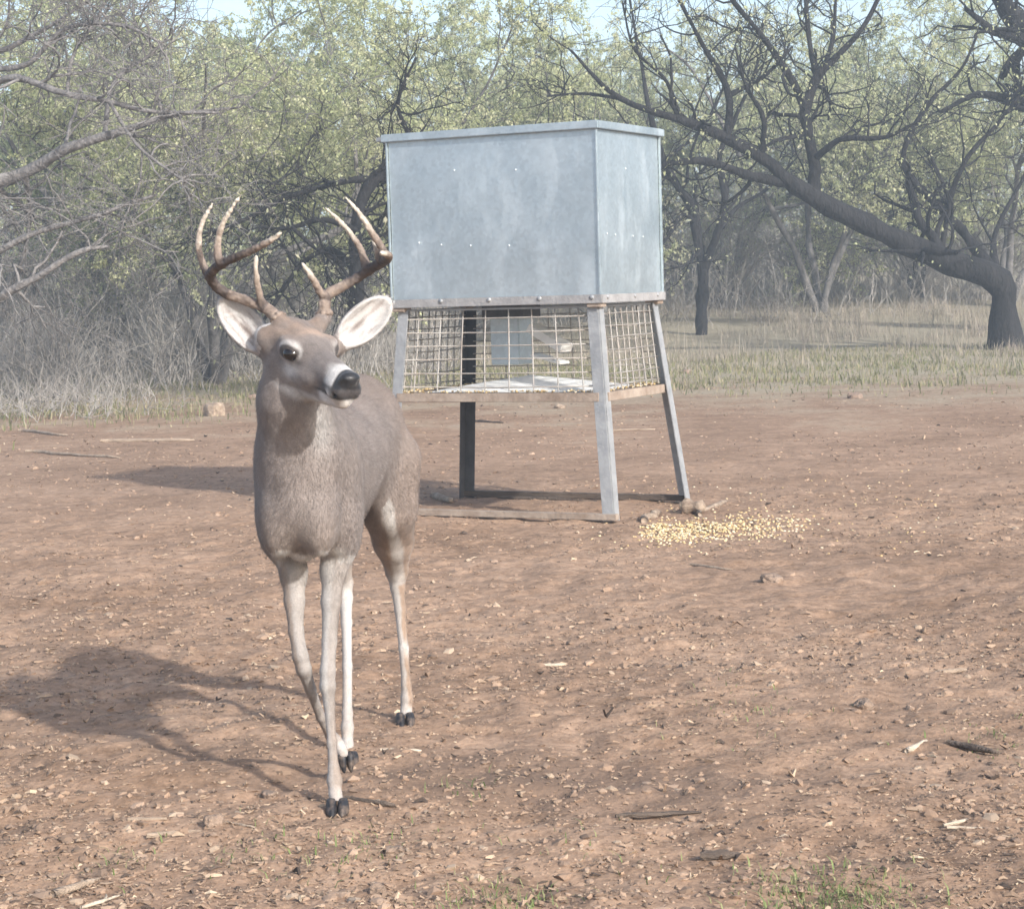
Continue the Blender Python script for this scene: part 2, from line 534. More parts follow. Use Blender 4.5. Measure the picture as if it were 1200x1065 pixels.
def leaf_mesh(name, V, Q, c):
    me = mesh_np(name, V, Q); set_tint(me, c)
    return me

def leaves(r, P, per, size, cols, droop=0.5):
    """narrow leaflets hung along the twigs P"""
    m, k, _ = P.shape
    t = r.uniform(0.1, 1.0, (m, per)) * (k - 1)
    i = np.clip(t.astype(int), 0, k - 2); f = (t - i)[..., None]
    idx = np.arange(m)[:, None]
    p = (P[idx, i] * (1 - f) + P[idx, i + 1] * f).reshape(-1, 3)
    N = len(p)
    d = nrm(r.normal(0, 1, (N, 3)) + np.array([0, 0, -droop]))
    s = nrm(np.cross(d, r.normal(0, 1, (N, 3))))
    s = nrm(np.cross(d, np.array([.50, -.65, .45]) + r.normal(0, .55, (N, 3))))     # leaflets turn their faces to the light
    L = size * r.uniform(0.6, 1.5, (N, 1)); W = L * r.uniform(0.18, 0.34, (N, 1))
    p = p + r.normal(0, size * 0.5, (N, 3))
    mid = p + d * L * 0.5
    V = np.stack([p, mid + s * W, p + d * L + np.array([0, 0, -1]) * L * 0.12, mid - s * W], 1).reshape(-1, 3)
    Q = np.arange(N * 4).reshape(-1, 4)
    tw = np.repeat(r.integers(0, len(cols), m), per)                 # one hue per twig, so that clumps show
    c = np.asarray(cols)[tw] * r.uniform(0.75, 1.25, (N, 1))
    return V, Q, np.repeat(c, 4, 0)

GREEN = [(0.43, 0.46, 0.26), (0.47, 0.49, 0.29), (0.39, 0.425, 0.24), (0.50, 0.505, 0.33), (0.45, 0.46, 0.30)]
PALE = [(0.48, 0.50, 0.28), (0.53, 0.54, 0.32), (0.44, 0.47, 0.26), (0.55, 0.545, 0.35)]
OLIVE = [(0.34, 0.355, 0.22), (0.40, 0.40, 0.26), (0.30, 0.32, 0.20), (0.43, 0.41, 0.29)]

def wood_mesh(name, groups):
    mb = MB()
    for P, Rd, sides in groups:
        v, q = tubes(P, Rd, sides)
        if sides >= 8:                                            # ridged, knotty bark on the thick wood
            c = np.repeat(P.reshape(-1, 3), sides, 0); rad = np.repeat(Rd.reshape(-1), sides)[:, None]
            v = c + (v - c) * (1 + .22 * vnoise(v / (rad * 1.6 + .02), 19)[:, None] + .10 * vnoise(v * 9.0, 20)[:, None])
        mb.add(v, q)
    return mb.mesh(name, smooth=True)

def limb_groups(limbs, r, wob=0.06):
    """limbs: list of (pts, radii); smoothed and made crooked, all brought to 30 points"""
    PP, RR = [], []
    for P, Rd in limbs:
        n = 30
        Q = catmull(P, n)
        L = np.linalg.norm(np.diff(Q, axis=0), axis=1).sum()
        ph = r.uniform(0, 99, 3)
        u = np.linspace(0, max(L * 1.1, 2.0), n)
        w = np.stack([vnoise(np.stack([u + ph[j], u * 0 + j, u * 0], 1), 17) for j in range(3)], 1) * wob * min(L * .35, 1.2); w *= np.clip(np.linspace(0, 4, n), 0, 1)[:, None]
        Q = Q + w
        PP.append(Q); RR.append(np.interp(np.linspace(0, len(P) - 1, n), np.arange(len(P)), Rd) * (1 + .10 * vnoise(np.stack([u * 2.2 + ph[0], u * 0, u * 0], 1), 18)))
    return np.array(PP), np.array(RR)

def make_tree(name, label, limbs, seed, loc, n1=7, n2=6, n3=4, leaf=8, size=0.075, cols=GREEN, bark='bark', ln1=1.6, group=None, sides=9, up=0.25, twig_r=0.006, wob=0.06, droop=0.5):
    """limbs in metres relative to loc"""
    r = np.random.default_rng(seed)
    P0, R0 = limb_groups(limbs, r, wob)
    # a root flare on the first limb
    R0[0, 0] *= 1.35; R0[0, 1] *= 1.1
    P1, R1 = spawn(r, P0, R0, n1, 8, lambda r, n: ln1 * r.uniform(.45, 1.3, n), .5, up, .95, .30, 0.0, .28, .012)
    P2, R2 = spawn(r, P1, R1, n2, 6, lambda r, n: .85 * r.uniform(.4, 1.3, n), .6, up * .6, 1.0, .30, .03, .2, twig_r)
    groups = [(P0, R0, sides), (P1, R1, 5), (P2, R2, 3)]
    tw = P2
    if n3:
        P3, R3 = spawn(r, P2, R2, n3, 4, lambda r, n: .45 * r.uniform(.4, 1.3, n), .65, 0.0, 1.0, .3, .06, .2, twig_r * .7)
        groups.append((P3, R3, 3)); tw = P3
    t = thing(name, label, 'tree', loc, group=group)
    tr = obj('trunk', wood_mesh(name + '_wood', groups), M[bark], t)
    if leaf:
        V, Q, c = leaves(r, tw, leaf, size, cols, droop)
        me = leaf_mesh(name + '_leaves', V, Q, c)
        obj('crown', me, M['leaf'], t)
    return t

def copy_thing(src, loc, rz, sc, label, group=None):
    o = src.copy(); COL.objects.link(o); o.location = loc; o.rotation_euler = (0, 0, rz); o.scale = (sc[0], sc[0], sc[1]); o['label'] = label
    if group: o['group'] = group
    for ch in src.children:
        c = ch.copy(); COL.objects.link(c); c.parent = o
    return o

def px_limbs(lines, Y, loc, k=0.4667, ox=640):
    """limbs traced in the photograph's right crop: (x, y, depth offset, width px)"""
    out = []
    for ln in lines:
        P = np.array([unp(ox + x * k, y * k, Y + dy) for x, y, dy, w in ln]) - np.array(loc)
        R = np.array([w * k / 2 * .82 * (Y + dy) / F for x, y, dy, w in ln])
        out.append((P, R))
    return out

# leaning mesquite on the right
def leaning_tree():
    Y = 31.0
    b = unp(1178, 408, Y); loc = (b[0], Y, hz(b[0], Y))
    L = [
     [(1152, 900, 0, 96), (1150, 800, 0, 84), (1148, 730, 0, 86), (1095, 685, -.1, 82), (1000, 648, -.2, 70), (880, 598, -.3, 66), (780, 548, -.4, 64), (690, 505, -.5, 60), (600, 455, -.6, 46), (540, 400, -.7, 38), (440, 345, -.9, 32), (340, 300, -1.0, 26), (230, 265, -1.1, 20), (150, 215, -1.2, 14), (60, 120, -1.3, 8)],
     [(668, 500, -.5, 44), (676, 430, -.5, 36), (662, 340, -.4, 34), (656, 275, -.3, 32), (684, 195, -.2, 27), (730, 140, -.1, 20), (795, 60, 0, 16), (850, -40, 0, 10)],
     [(654, 285, -.3, 26), (615, 200, -.5, 22), (550, 100, -.6, 18), (470, 0, -.8, 14), (420, -80, -.8, 8)],
     [(684, 200, -.2, 22), (662, 110, .1, 15), (650, 0, .3, 12), (640, -80, .4, 8)],
     [(690, 190, -.2, 18), (718, 100, .3, 13), (728, 0, .5, 9), (735, -70, .5, 6)],
     [(612, 462, -.6, 34), (560, 452, -.65, 31), (500, 440, -.8, 27), (410, 412, -1.0, 24), (320, 415, -1.2, 18), (240, 440, -1.3, 12), (180, 470, -1.3, 7)],
     [(455, 352, -.9, 24), (460, 235, -.7, 20), (405, 130, -.5, 15), (335, 0, -.4, 11), (290, -80, -.4, 7)],
     [(460, 240, -.7, 16), (550, 190, -.5, 12), (620, 120, -.3, 8)],
     [(672, 400, -.5, 24), (740, 352, -.9, 18), (850, 348, -1.2, 13), (930, 310, -1.4, 8)],
     [(540, 400, -.7, 22), (545, 300, -1.0, 16), (500, 220, -1.2, 10), (470, 120, -1.2, 6)],
     [(340, 300, -1.0, 14), (300, 200, -.8, 11), (220, 120, -.8, 8), (190, 0, -.7, 6)],
     [(200, 250, -1.1, 12), (100, 235, -1.0, 9), (0, 240, -1.0, 6)],
     [(1120, 690, 0, 44), (1060, 590, .3, 30), (1000, 525, .4, 26), (915, 440, .4, 22), (900, 370, .5, 18), (960, 265, .6, 15), (1040, 180, .6, 10), (1080, 90, .6, 6)],
     [(1000, 530, .4, 20), (1050, 410, .2, 15), (1140, 310, .1, 11), (1230, 180, 0, 7)],
     [(990, 640, -.1, 20), (1003, 560, .0, 16), (1010, 500, .1, 14), (960, 380, .2, 9)],
     [(1130, 690, .1, 30), (1125, 600, .6, 16), (1180, 480, 1.0, 11), (1240, 380, 1.2, 7)],
    ]
    make_tree('mesquite_tree', 'big dark mesquite on the right with a thick trunk leaning left', px_limbs(L, Y, loc), 21, loc, 7, 5, 2, 3, .050, PALE, 'bark', 1.25, sides=12, up=.25, wob=.035, droop=.7)
leaning_tree()

# darker trunks just left of it, behind the feeder
def second_tree():
    Y = 36.0
    b = unp(822, 408, Y); loc = (b[0], Y, hz(b[0], Y))
    L = [
     [(388, 885, 0, 50), (388, 850, 0, 44), (385, 760, 0, 38), (392, 660, 0, 34), (372, 540, .1, 30), (330, 470, .2, 26), (290, 380, .3, 20), (250, 250, .3, 14), (230, 120, .3, 9), (210, 0, .3, 6)],
     [(392, 680, 0, 28), (430, 590, -.2, 24), (455, 500, -.3, 22), (440, 400, -.4, 18), (470, 300, -.4, 13), (520, 180, -.4, 9), (540, 60, -.4, 6)],
     [(440, 570, -.2, 20), (480, 520, .3, 12), (560, 470, .5, 9), (640, 380, .6, 6)],
     [(376, 560, .1, 16), (340, 540, -.5, 12), (300, 600, -.8, 9), (260, 640, -1.0, 6)],
     [(300, 400, .3, 13), (380, 330, .6, 10), (440, 220, .8, 8), (480, 100, .9, 5)],
    ]
    make_tree('forked_mesquite', 'dark forked mesquite trunk just right of the feeder box', px_limbs(L, Y, loc), 22, loc, 7, 5, 2, 9, .060, OLIVE, 'bark', 1.3, up=.3, wob=.05)
second_tree()

# generic spreading mesquite, several shapes
def stems(seed, h=6.8, spread=3.4, ns=4, r0=0.13, lean=(0, 0)):
    r = np.random.default_rng(seed)
    out = []
    a0 = r.uniform(0, 6.28)
    top = np.array([lean[0], lean[1], 0.0])
    for i in range(ns):
        a = a0 + i * 2 * math.pi / ns + r.uniform(-.4, .4)
        d = np.array([math.cos(a), math.sin(a), 0])
        hh = h * r.uniform(.72, 1.02); ss = spread * r.uniform(.55, 1.1)
        P = [np.zeros(3) + d * .05, d * ss * .12 + [0, 0, hh * .18], d * ss * .30 + [0, 0, hh * .38], d * ss * .55 + [0, 0, hh * .62] + r.normal(0, .2, 3), d * ss * .8 + [0, 0, hh * .83] + r.normal(0, .25, 3), d * ss + [0, 0, hh]]
        P = np.array(P) + top * (np.array([0, .1, .3, .6, .85, 1.0])[:, None])
        R = r0 * np.array([1, .82, .66, .48, .3, .14]) * r.uniform(.7, 1.05)
        out.append((P, R))
        for q in range(2):
            j = r.integers(2, 4)
            e = nrm(r.normal(0, 1, 3) * [1, 1, .4] + [0, 0, .3])
            l = spread * r.uniform(.4, .75)
            p0 = P[j]
            out.append((np.array([p0, p0 + e * l * .4 + [0, 0, .15], p0 + e * l * .75 + [0, 0, .4], p0 + e * l + [0, 0, .7]]), R[j] * np.array([.65, .5, .34, .16])))
    return out

def bg_trees():
    def place(px, py, Y):
        p = unp(px, py, Y); return (p[0], Y, hz(p[0], Y))
    G = 'mesquites closing off the clearing'
    A = make_tree('mesquite', 'pale green leafy mesquite rising behind the left end of the feeder lid', stems(1, 5.3, 3.0, 4, .085), 31, place(390, 380, 31), 8, 6, 4, 46, .042, PALE, 'mid_bark', 1.7, G)
    Bt = make_tree('mesquite', 'olive mesquite crown above the middle of the feeder lid', stems(2, 5.2, 3.3, 5, .085), 32, place(590, 370, 36), 7, 6, 4, 44, .044, GREEN, 'mid_bark', 1.7, G)
    Ct = make_tree('mesquite', 'thin-leaved mesquite with open crown behind the leaning trunk', stems(3, 5.4, 3.6, 4, .085), 33, place(960, 350, 40), 8, 6, 4, 30, .044, PALE, 'mid_bark', 1.9, G)
    spots = [
     (A, 250, 400, 27, 1.3, (.95, .95), 'leafy green mesquite crown standing above the antlers of the buck'),
     (Bt, 140, 390, 33, 2.2, (1.05, 1.08), 'green mesquite behind the bare grey branches, second crown from the left edge'),
     (Ct, 20, 390, 38, .5, (1.0, 1.0), 'distant olive mesquite at the left edge behind the grey branches'),
     (A, 480, 370, 42, 4.0, (1.1, .95), 'far mesquite below the open patch of sky left of the feeder lid'),
     (Bt, 730, 360, 44, 3.6, (1.1, .95), 'far mesquite showing over the right end of the feeder lid'),
     (A, 850, 350, 46, .4, (1.1, 1.0), 'far green mesquite between the forked trunk and the leaning trunk'),
     (Bt, 1075, 340, 43, 1.1, (1.05, .95), 'green mesquite with a short dark trunk seen under the leaning trunk'),
     (A, 1180, 345, 40, 2.7, (1.1, 1.0), 'leafy mesquite filling the upper right corner behind the big trunk'),
    ]
    for s, px, py, Y, rz, sc, lab in spots:
        copy_thing(s, place(px, py, Y), rz, sc, lab, G)
    # far woodland that reads as one mass
    r = np.random.default_rng(77)
    n = 9000
    x = r.uniform(-34, 34, n); y = r.uniform(58, 92, n); z = r.uniform(.2, 4.6, n) * (.75 + .35 * vn2(x, y, .16, 9))
    P = np.stack([x, y, z + 1.6], 1)[:, None] + np.cumsum(r.normal(0, .35, (n, 4, 3)), 1)
    V, Q, c = leaves(r, P, 16, .14, OLIVE + GREEN, .3)
    me = leaf_mesh('far_woodland', V, Q, c)
    o = obj('far_woodland', me, M['leaf']); tag(o, 'pale mass of far woodland behind the mesquites', 'woodland', kind='stuff')
bg_trees()

# grey leafless tree reaching in from the left edge
def left_tree():
    Y = 21.5
    S = lambda ln: [(x * .48828, y * .48828, dy, w * .48828) for x, y, dy, w in ln]
    lines = [
     [(-260, 1020, .6, 70), (-230, 800, .6, 60), (-170, 600, .5, 50), (-90, 480, .3, 42), (60, 420, .2, 30), (160, 370, .0, 26), (250, 330, -.1, 22), (340, 300, -.2, 18), (430, 275, -.3, 13), (560, 260, -.3, 6)],
     [(-170, 600, .5, 34), (-120, 380, .4, 26), (-40, 230, .3, 22), (40, 180, .2, 18), (150, 215, .0, 15), (260, 230, -.2, 13), (380, 260, -.3, 10), (520, 262, -.4, 6)],
     [(-120, 380, .4, 22), (-60, 170, .6, 18), (30, 110, .6, 13), (130, 60, .6, 9), (220, 0, .6, 6)],
     [(-230, 800, .6, 30), (-110, 760, .0, 24), (0, 712, -.4, 20), (90, 678, -.5, 17), (190, 620, -.6, 13), (260, 600, -.6, 8)],
     [(-230, 760, .6, 26), (-90, 640, .0, 20), (20, 590, -.3, 17), (120, 556, -.4, 14), (250, 520, -.5, 11), (370, 465, -.5, 7)],
     [(-60, 170, .6, 16), (60, 150, .3, 13), (160, 60, .2, 11), (290, 60, .0, 9), (390, 110, -.1, 6)],
     [(250, 330, -.1, 12), (270, 200, .1, 9), (350, 130, .2, 7), (430, 60, .2, 4)],
     [(160, 230, .0, 10), (180, 120, .3, 8), (240, 40, .3, 5)],
     [(60, 420, .2, 16), (70, 520, .6, 11), (50, 640, .8, 8)],
     [(260, 240, -.2, 9), (330, 350, -.6, 8), (400, 410, -.8, 6), (470, 450, -.9, 4)],
    ]
    b = unp(-125, 500, Y); loc = (b[0], Y, hz(b[0], Y))
    limbs = []
    for ln in lines:
        ln = S(ln)
        limbs.append((np.array([unp(x, y, Y + dy) for x, y, dy, w in ln]) - np.array(loc), np.array([w / 2 * Y / F for x, y, dy, w in ln])))
    make_tree('bare_tree', 'leafless grey tree whose crooked branches reach in from the left edge', limbs, 41, loc, 8, 6, 4, 0, .06, PALE, 'grey_bark', .85, up=.12, twig_r=.0055, wob=.06)
    # grey branch arching behind the antlers
    Y = 23.0
    lines = [
     [(1010, 520, .5, 44), (940, 425, .4, 36), (880, 470, .2, 30), (860, 560, .0, 30), (850, 700, 0, 32), (845, 830, 0, 40)],
     [(940, 430, .4, 20), (840, 440, .1, 15), (700, 480, -.2, 12), (600, 525, -.4, 9), (480, 560, -.5, 6)],
     [(870, 560, 0, 16), (780, 525, -.3, 12), (690, 550, -.4, 9), (620, 548, -.5, 6)],
     [(700, 545, -.4, 10), (750, 590, -.5, 9), (800, 620, -.5, 8), (850, 680, -.3, 6)],
     [(860, 650, 0, 22), (800, 600, .3, 16), (720, 640, .4, 12), (640, 760, .5, 8)],
     [(940, 430, .4, 20), (990, 350, .6, 15), (960, 250, .7, 10), (1000, 140, .7, 6)],
    ]
    b = unp(412, 415, Y); loc = (b[0], Y, hz(b[0], Y)); limbs = []
    for i, ln in enumerate(lines):
        ln = S(ln)
        if i == 0: ln = ln[::-1]
        limbs.append((np.array([unp(x, y, Y + dy) for x, y, dy, w in ln]) - np.array(loc), np.array([w / 2 * Y / F for x, y, dy, w in ln])))
    make_tree('crooked_tree', 'crooked dark stump and grey limbs between the antlers and the feeder', limbs, 42, loc, 8, 6, 3, 1, .05, OLIVE, 'bark', .8, up=.1, twig_r=.005, wob=.07)
    # dark bough in the top right corner
    Y = 33.0
    b = (unp(1330, 400, Y)); loc = (b[0], Y, hz(b[0], Y))
    lines = [[(1330, 430, 0, 60), (1320, 250, 0, 52), (1270, 110, 0, 44), (1215, 48, 0, 30), (1180, 10, 0, 22), (1140, -50, 0, 14)],
             [(1230, 60, 0, 20), (1180, 38, -.2, 13), (1160, 34, -.3, 9), (1130, 10, -.4, 5)],
             [(1270, 110, 0, 24), (1215, 130, .3, 12), (1150, 110, .4, 8), (1100, 130, .5, 5)]]
    limbs = [(np.array([unp(x, y, Y + dy) for x, y, dy, w in ln]) - np.array(loc), np.array([w / 2 * Y / F for x, y, dy, w in ln])) for ln in lines]
    make_tree('overhanging_tree', 'dark bough poking into the top right corner', limbs, 43, loc, 6, 4, 2, 3, .050, PALE, 'bark', .8, up=.0, wob=.04)
left_tree()

# twiggy brush on the left and small bushes on the right
def shrub(name, label, loc, h, w, n, seed, bark='twig', leaf=0, cols=OLIVE, group=None, fan=1.0, rad=.0075):
    r = np.random.default_rng(seed)
    a = r.uniform(0, 6.283, n); tilt = np.abs(r.normal(0, .42, n)) * fan
    d = np.stack([np.cos(a) * np.sin(tilt), np.sin(a) * np.sin(tilt), np.cos(tilt)], 1)
    base = r.normal(0, w * .12, (n, 3)) * [1, 1, 0] + [0, 0, -.02]
    k = 7; P = np.empty((n, k, 3)); P[:, 0] = base
    step = (h * r.uniform(.55, 1.1, n) / (k - 1))[:, None]
    for q in range(1, k):
        d = nrm(d + r.normal(0, .16, (n, 3)) + d * [1, 1, 0] * .05 * w)
        P[:, q] = P[:, q - 1] + d * step
    R = (rad * r.uniform(.7, 1.6, (n, 1))) * np.linspace(1.3, .5, k)[None]
    P1, R1 = spawn(r, P, R, 7, 5, lambda r, m: h * .30 * r.uniform(.4, 1.3, m), .65, .25, .9, .28, 0, .25, .003)
    P2, R2 = spawn(r, P1, R1, 4, 4, lambda r, m: h * .14 * r.uniform(.4, 1.3, m), .7, .15, 1.0, .3, 0, .2, .0025)
    t = thing(name, label, 'shrub', loc, group=group)
    obj('stems', wood_mesh(name + '_stems', [(P, R, 4), (P1, R1, 3), (P2, R2, 3)]), M[bark], t)
    if leaf:
        V, Q, c = leaves(r, P2, leaf, .035, cols, .0); me = leaf_mesh(name + '_foliage', V, Q, c); obj('foliage', me, M['leaf'], t)
    return t

def brush():
    def g(px, py):
        p = gnd(px, py); return (p[0], p[1], hz(p[0], p[1]))
    G = 'twiggy brush along the left edge of the clearing'
    S1 = shrub('twiggy_shrub', 'tall grey twiggy bush left of the buck head, its dark base on the grass', g(200, 452), 1.9, 1.2, 34, 51, group=G)
    S2 = shrub('twiggy_shrub', 'low tangle of grey twigs at the left edge of the clearing', g(60, 466), 1.5, 1.6, 30, 52, group=G, fan=1.5)
    S3 = shrub('twiggy_shrub', 'dense grey twigs directly behind the antlers', g(300, 432), 2.2, 1.3, 36, 53, group=G, leaf=2, fan=.9)
    for s, px, py, rz, sc, lab in (
        (S3, 120, 440, 1.0, (1.2, 1.3), 'tall grey brush between the left edge and the dark-based bush'),
        (S1, 5, 445, 2.0, (1.3, 1.45), 'tall grey brush cut off by the left edge'),
        (S2, 255, 428, 3.0, (1.2, 1.3), 'grey bush half hidden behind the left ear of the buck'),
        (S1, 370, 416, 4.0, (1.1, 1.0), 'grey bush between the antlers behind the head'),
        (S3, 440, 408, 5.0, (1.0, .85), 'grey bush squeezed between the right antler and the feeder leg'),
        (S2, 160, 418, .3, (1.5, 1.5), 'pale brush standing behind the dark-based bush'),
        (S3, 60, 412, 2.3, (1.5, 1.6), 'high grey brush under the lowest bare branch on the left'),
        (S1, 225, 436, 5.4, (1.0, 1.1), 'upright grey twigs right beside the dark-based bush'), (S3, 20, 430, .9, (1.1, 1.2), 'thick grey twigs low at the left edge'),
        (S1, 330, 424, 2.9, (1.2, 1.1), 'grey twigs showing between the brow tines'), (S2, 90, 426, 4.4, (1.3, 1.7), 'broad grey tangle below the two long bare branches')):
        copy_thing(s, g(px, py), rz, sc, lab, G)
    G2 = 'low bushes under the trees on the right'
    for k_, (px, py, Y, sc, lab) in enumerate(((700, 380, 40, (2.4, 2.2), 'tall pale brush behind the feeder, right of its cage'), (850, 380, 42, (2.6, 2.3), 'tall pale brush between the forked and the leaning tree'),
        (960, 380, 44, (2.7, 2.2), 'tall pale brush in the gap below the leaning trunk'), (1060, 380, 46, (2.8, 2.3), 'tall pale brush behind the bend of the leaning trunk'), (1150, 380, 42, (2.6, 2.4), 'tall pale brush behind the trunk base at right'),
        (560, 380, 38, (2.4, 2.0), 'tall pale brush behind the left half of the feeder cage'), (780, 380, 48, (3.0, 2.4), 'farthest pale brush right of the feeder'), (910, 380, 52, (3.2, 2.6), 'farthest pale brush below the fork of the leaning tree'))):
        q = unp(px, py, Y); copy_thing((S1, S3)[k_ % 2], (q[0], Y, hz(q[0], Y)), k_ * 1.3, (sc[0] * .62, sc[1] * .62), lab, 'pale brush below the trees')
    T1 = shrub('low_bush', 'grey bush behind the feeder cage on its left', g(520, 402), 1.1, 1.3, 30, 61, leaf=3, group=G2, fan=1.3)
    for px, py, rz, sc, lab in ((640, 396, 1, (1.3, 1.1), 'grey bush seen through the middle of the feeder cage'),
        (800, 386, 2, (1.1, 1.0), 'bush at the foot of the forked mesquite'), (870, 380, 3, (1.4, 1.0), 'bush right of the forked mesquite trunk'),
        (930, 374, 4, (1.5, .9), 'low grey bush left of the middle of the leaning trunk'), (1010, 378, 5, (1.5, .9), 'grey bush under the middle of the leaning trunk'),
        (1090, 372, .5, (1.5, 1.0), 'bush under the bend of the leaning trunk'), (1190, 380, 1.5, (1.4, 1.3), 'bush behind the base of the leaning tree at the right edge'),
        (720, 392, 2.5, (1.3, 1.0), 'grey bush behind the right front leg of the feeder')):
        copy_thing(T1, g(px, py), rz, sc, lab, G2)
brush()

# a mass of dry scrub twigs under the trees that nobody could count
def scrub():
    r = np.random.default_rng(88)
    def zone(n, x0, x1, y0, y1, h0, h1):
        x = r.uniform(x0, x1, n); y = r.uniform(y0, y1, n)
        k = (vn2(x, y, .35, 91) + .5 * vn2(x, y, 1.0, 92) + r.uniform(-.5, .5, n) > -.25) & (np.abs(x) < y * .27 + 1)
        return x[k], y[k], r.uniform(h0, h1, k.sum()) * (.8 + .5 * vn2(x[k], y[k], .3, 93))
    Z = [zone(2400, -1.5, 15, 37, 56, .4, 1.4), zone(2600, -9, -.8, 24, 36, .4, 1.7), zone(330, -7, -2.6, 19.5, 24, .12, .5)]
    x, y, h = (np.concatenate([z[i] for z in Z]) for i in range(3))
    n = len(x); k = 5
    d = nrm(r.normal(0, .45, (n, 3)) * [1, 1, 0] + [0, 0, 1])
    P = np.empty((n, k, 3)); P[:, 0] = np.stack([x, y, height(x, y) - .02], 1)
    for q in range(1, k):
        d = nrm(d + r.normal(0, .2, (n, 3))); P[:, q] = P[:, q - 1] + d * (h / (k - 1))[:, None]
    R = (.0055 * r.uniform(.7, 1.5, (n, 1)) * np.clip(y / 28, .7, 1.05)[:, None]) * np.linspace(1.2, .5, k)[None]
    P1, R1 = spawn(r, P, R, 5, 4, lambda r, m: .40 * r.uniform(.3, 1.3, m), .75, .25, .95, .28, 0, .25, .003)
    o = obj('dry_scrub', wood_mesh('dry_scrub', [(P, R, 3), (P1, R1, 3)]), M['twig']); tag(o, 'tangled mass of dry grey scrub twigs under the trees', 'scrub', kind='stuff')
scrub()

# dry grass along the edge of the clearing, and green tufts in the foreground
def grass():
    r = np.random.default_rng(9)
    def blades(x, y, h, cols, w=.006, bend=.5):
        n = len(x)
        z = height(x, y) - .01
        a = r.uniform(0, 6.283, n); d = np.stack([np.cos(a), np.sin(a), np.zeros(n)], 1); s = np.stack([-d[:, 1], d[:, 0], np.zeros(n)], 1) * w * r.uniform(.6, 1.4, (n, 1))
        P = np.stack([x, y, z], 1); b = (bend * r.uniform(.1, 1.2, (n, 1)))
        m = P + d * (h[:, None] * b * .3) + np.array([0, 0, 1]) * h[:, None] * .6
        t = P + d * (h[:, None] * b) + np.array([0, 0, 1]) * h[:, None] * (1 - .25 * b)
        V = np.stack([P - s, P + s, m + s * .7, m - s * .7, t], 1).reshape(-1, 3)
        i = np.arange(n)[:, None] * 5
        c = np.asarray(cols)[r.integers(0, len(cols), n)] * r.uniform(.75, 1.2, (n, 1))
        return V, i + np.array([[0, 1, 2, 3]]), i + np.array([[3, 2, 4]]), np.repeat(c, 5, 0)
    dry = [(0.36, 0.305, 0.245), (0.30, 0.255, 0.21), (0.41, 0.355, 0.29), (0.26, 0.235, 0.175)]
    grn = [(0.17, 0.18, 0.085), (0.22, 0.21, 0.11), (0.29, 0.25, 0.16)]
    # dry grass in uneven clumps
    nc, per = 12000, 16
    cx = r.uniform(-15, 15, nc); cy = r.uniform(19, 62, nc)
    edge = 26.5 - np.clip(-cx - 1.5, 0, 4) * 2.2 + 3.4 * vn2(cx, cy, .35, 12) + 1.5 * vn2(cx, cy, 1.2, 22)
    k = (r.uniform(0, 1, nc) < sstep_(edge, edge + 5, cy) * (.15 + .85 * (vn2(cx, cy, .55, 13) > -.1))) & (np.abs(cx) < cy * .27 + 1)
    cx, cy = cx[k], cy[k]; nc = len(cx)
    ch = r.gamma(2.2, .075, nc) * (.75 + .5 * vn2(cx, cy, .4, 14)) * np.clip((cy - 18) / 12, .5, 1.3) + .04
    x = (cx[:, None] + r.normal(0, .13, (nc, per))).ravel(); y = (cy[:, None] + r.normal(0, .16, (nc, per))).ravel()
    h = (ch[:, None] * r.uniform(.35, 1.15, (nc, per))).ravel()
    V, q, t, c = blades(x, y, np.clip(h, .06, .7), dry, .0036, .8)
    o = obj('dry_grass', mesh_np('dry_grass', V, q, t), M['grass']); set_tint(o.data, c); tag(o, 'dry tan and grey grass standing under the trees', 'grass', kind='stuff')
    # short green-grey fringe in front of it
    n = 70000
    x = r.uniform(-11, 11, n); y = r.uniform(16, 32, n)
    edge = 20.5 - np.clip(-x - .8, 0, 4) * 1.6 + 3.5 * vn2(x, y, .45, 15)
    k = (r.uniform(0, 1, n) < sstep_(edge, edge + 4, y) * (.25 + .75 * (vn2(x, y, 1.1, 16) > .0))) & (np.abs(x) < y * .27 + .5)
    x, y = x[k], y[k]
    V, q, t, c = blades(x, y, r.uniform(.03, .13, len(x)), grn, .006, .9)
    o = obj('green_grass', mesh_np('green_grass', V, q, t), M['grass']); set_tint(o.data, c); tag(o, 'short grey-green grass along the far edge of the clearing', 'grass', kind='stuff')
    # sparse green seedlings in the foreground
    xs, ys = [], []
    for px, py, sp, m in ((590, 1058, .06, 260), (965, 1050, .09, 330), (1010, 1060, .07, 260), (925, 1045, .06, 140), (135, 1010, .05, 50), (410, 1010, .06, 60), (560, 925, .05, 40), (300, 1000, .09, 50), (1180, 870, .10, 90), (870, 850, .12, 50), (850, 810, .1, 30), (700, 1000, .1, 40), (450, 985, .06, 40)):
        p = gnd(px, py); xs.append(p[0] + r.normal(0, sp, m)); ys.append(p[1] + r.normal(0, sp * 1.3, m))
    x = np.concatenate(xs); y = np.concatenate(ys)
    V, q, t, c = blades(x, y, r.uniform(.010, .042, len(x)), [(0.15, 0.20, 0.07), (0.20, 0.24, 0.10), (0.26, 0.26, 0.13)], .0018, 1.1)
    o = obj('green_seedlings', mesh_np('green_seedlings', V, q, t), M['grass']); set_tint(o.data, c); tag(o, 'small green sprouts of grass on the bare soil in front', 'grass', kind='stuff')
def sstep_(a, b, x):
    t = np.clip((x - a) / (b - a), 0, 1)
    return t * t * (3 - 2 * t)
grass()
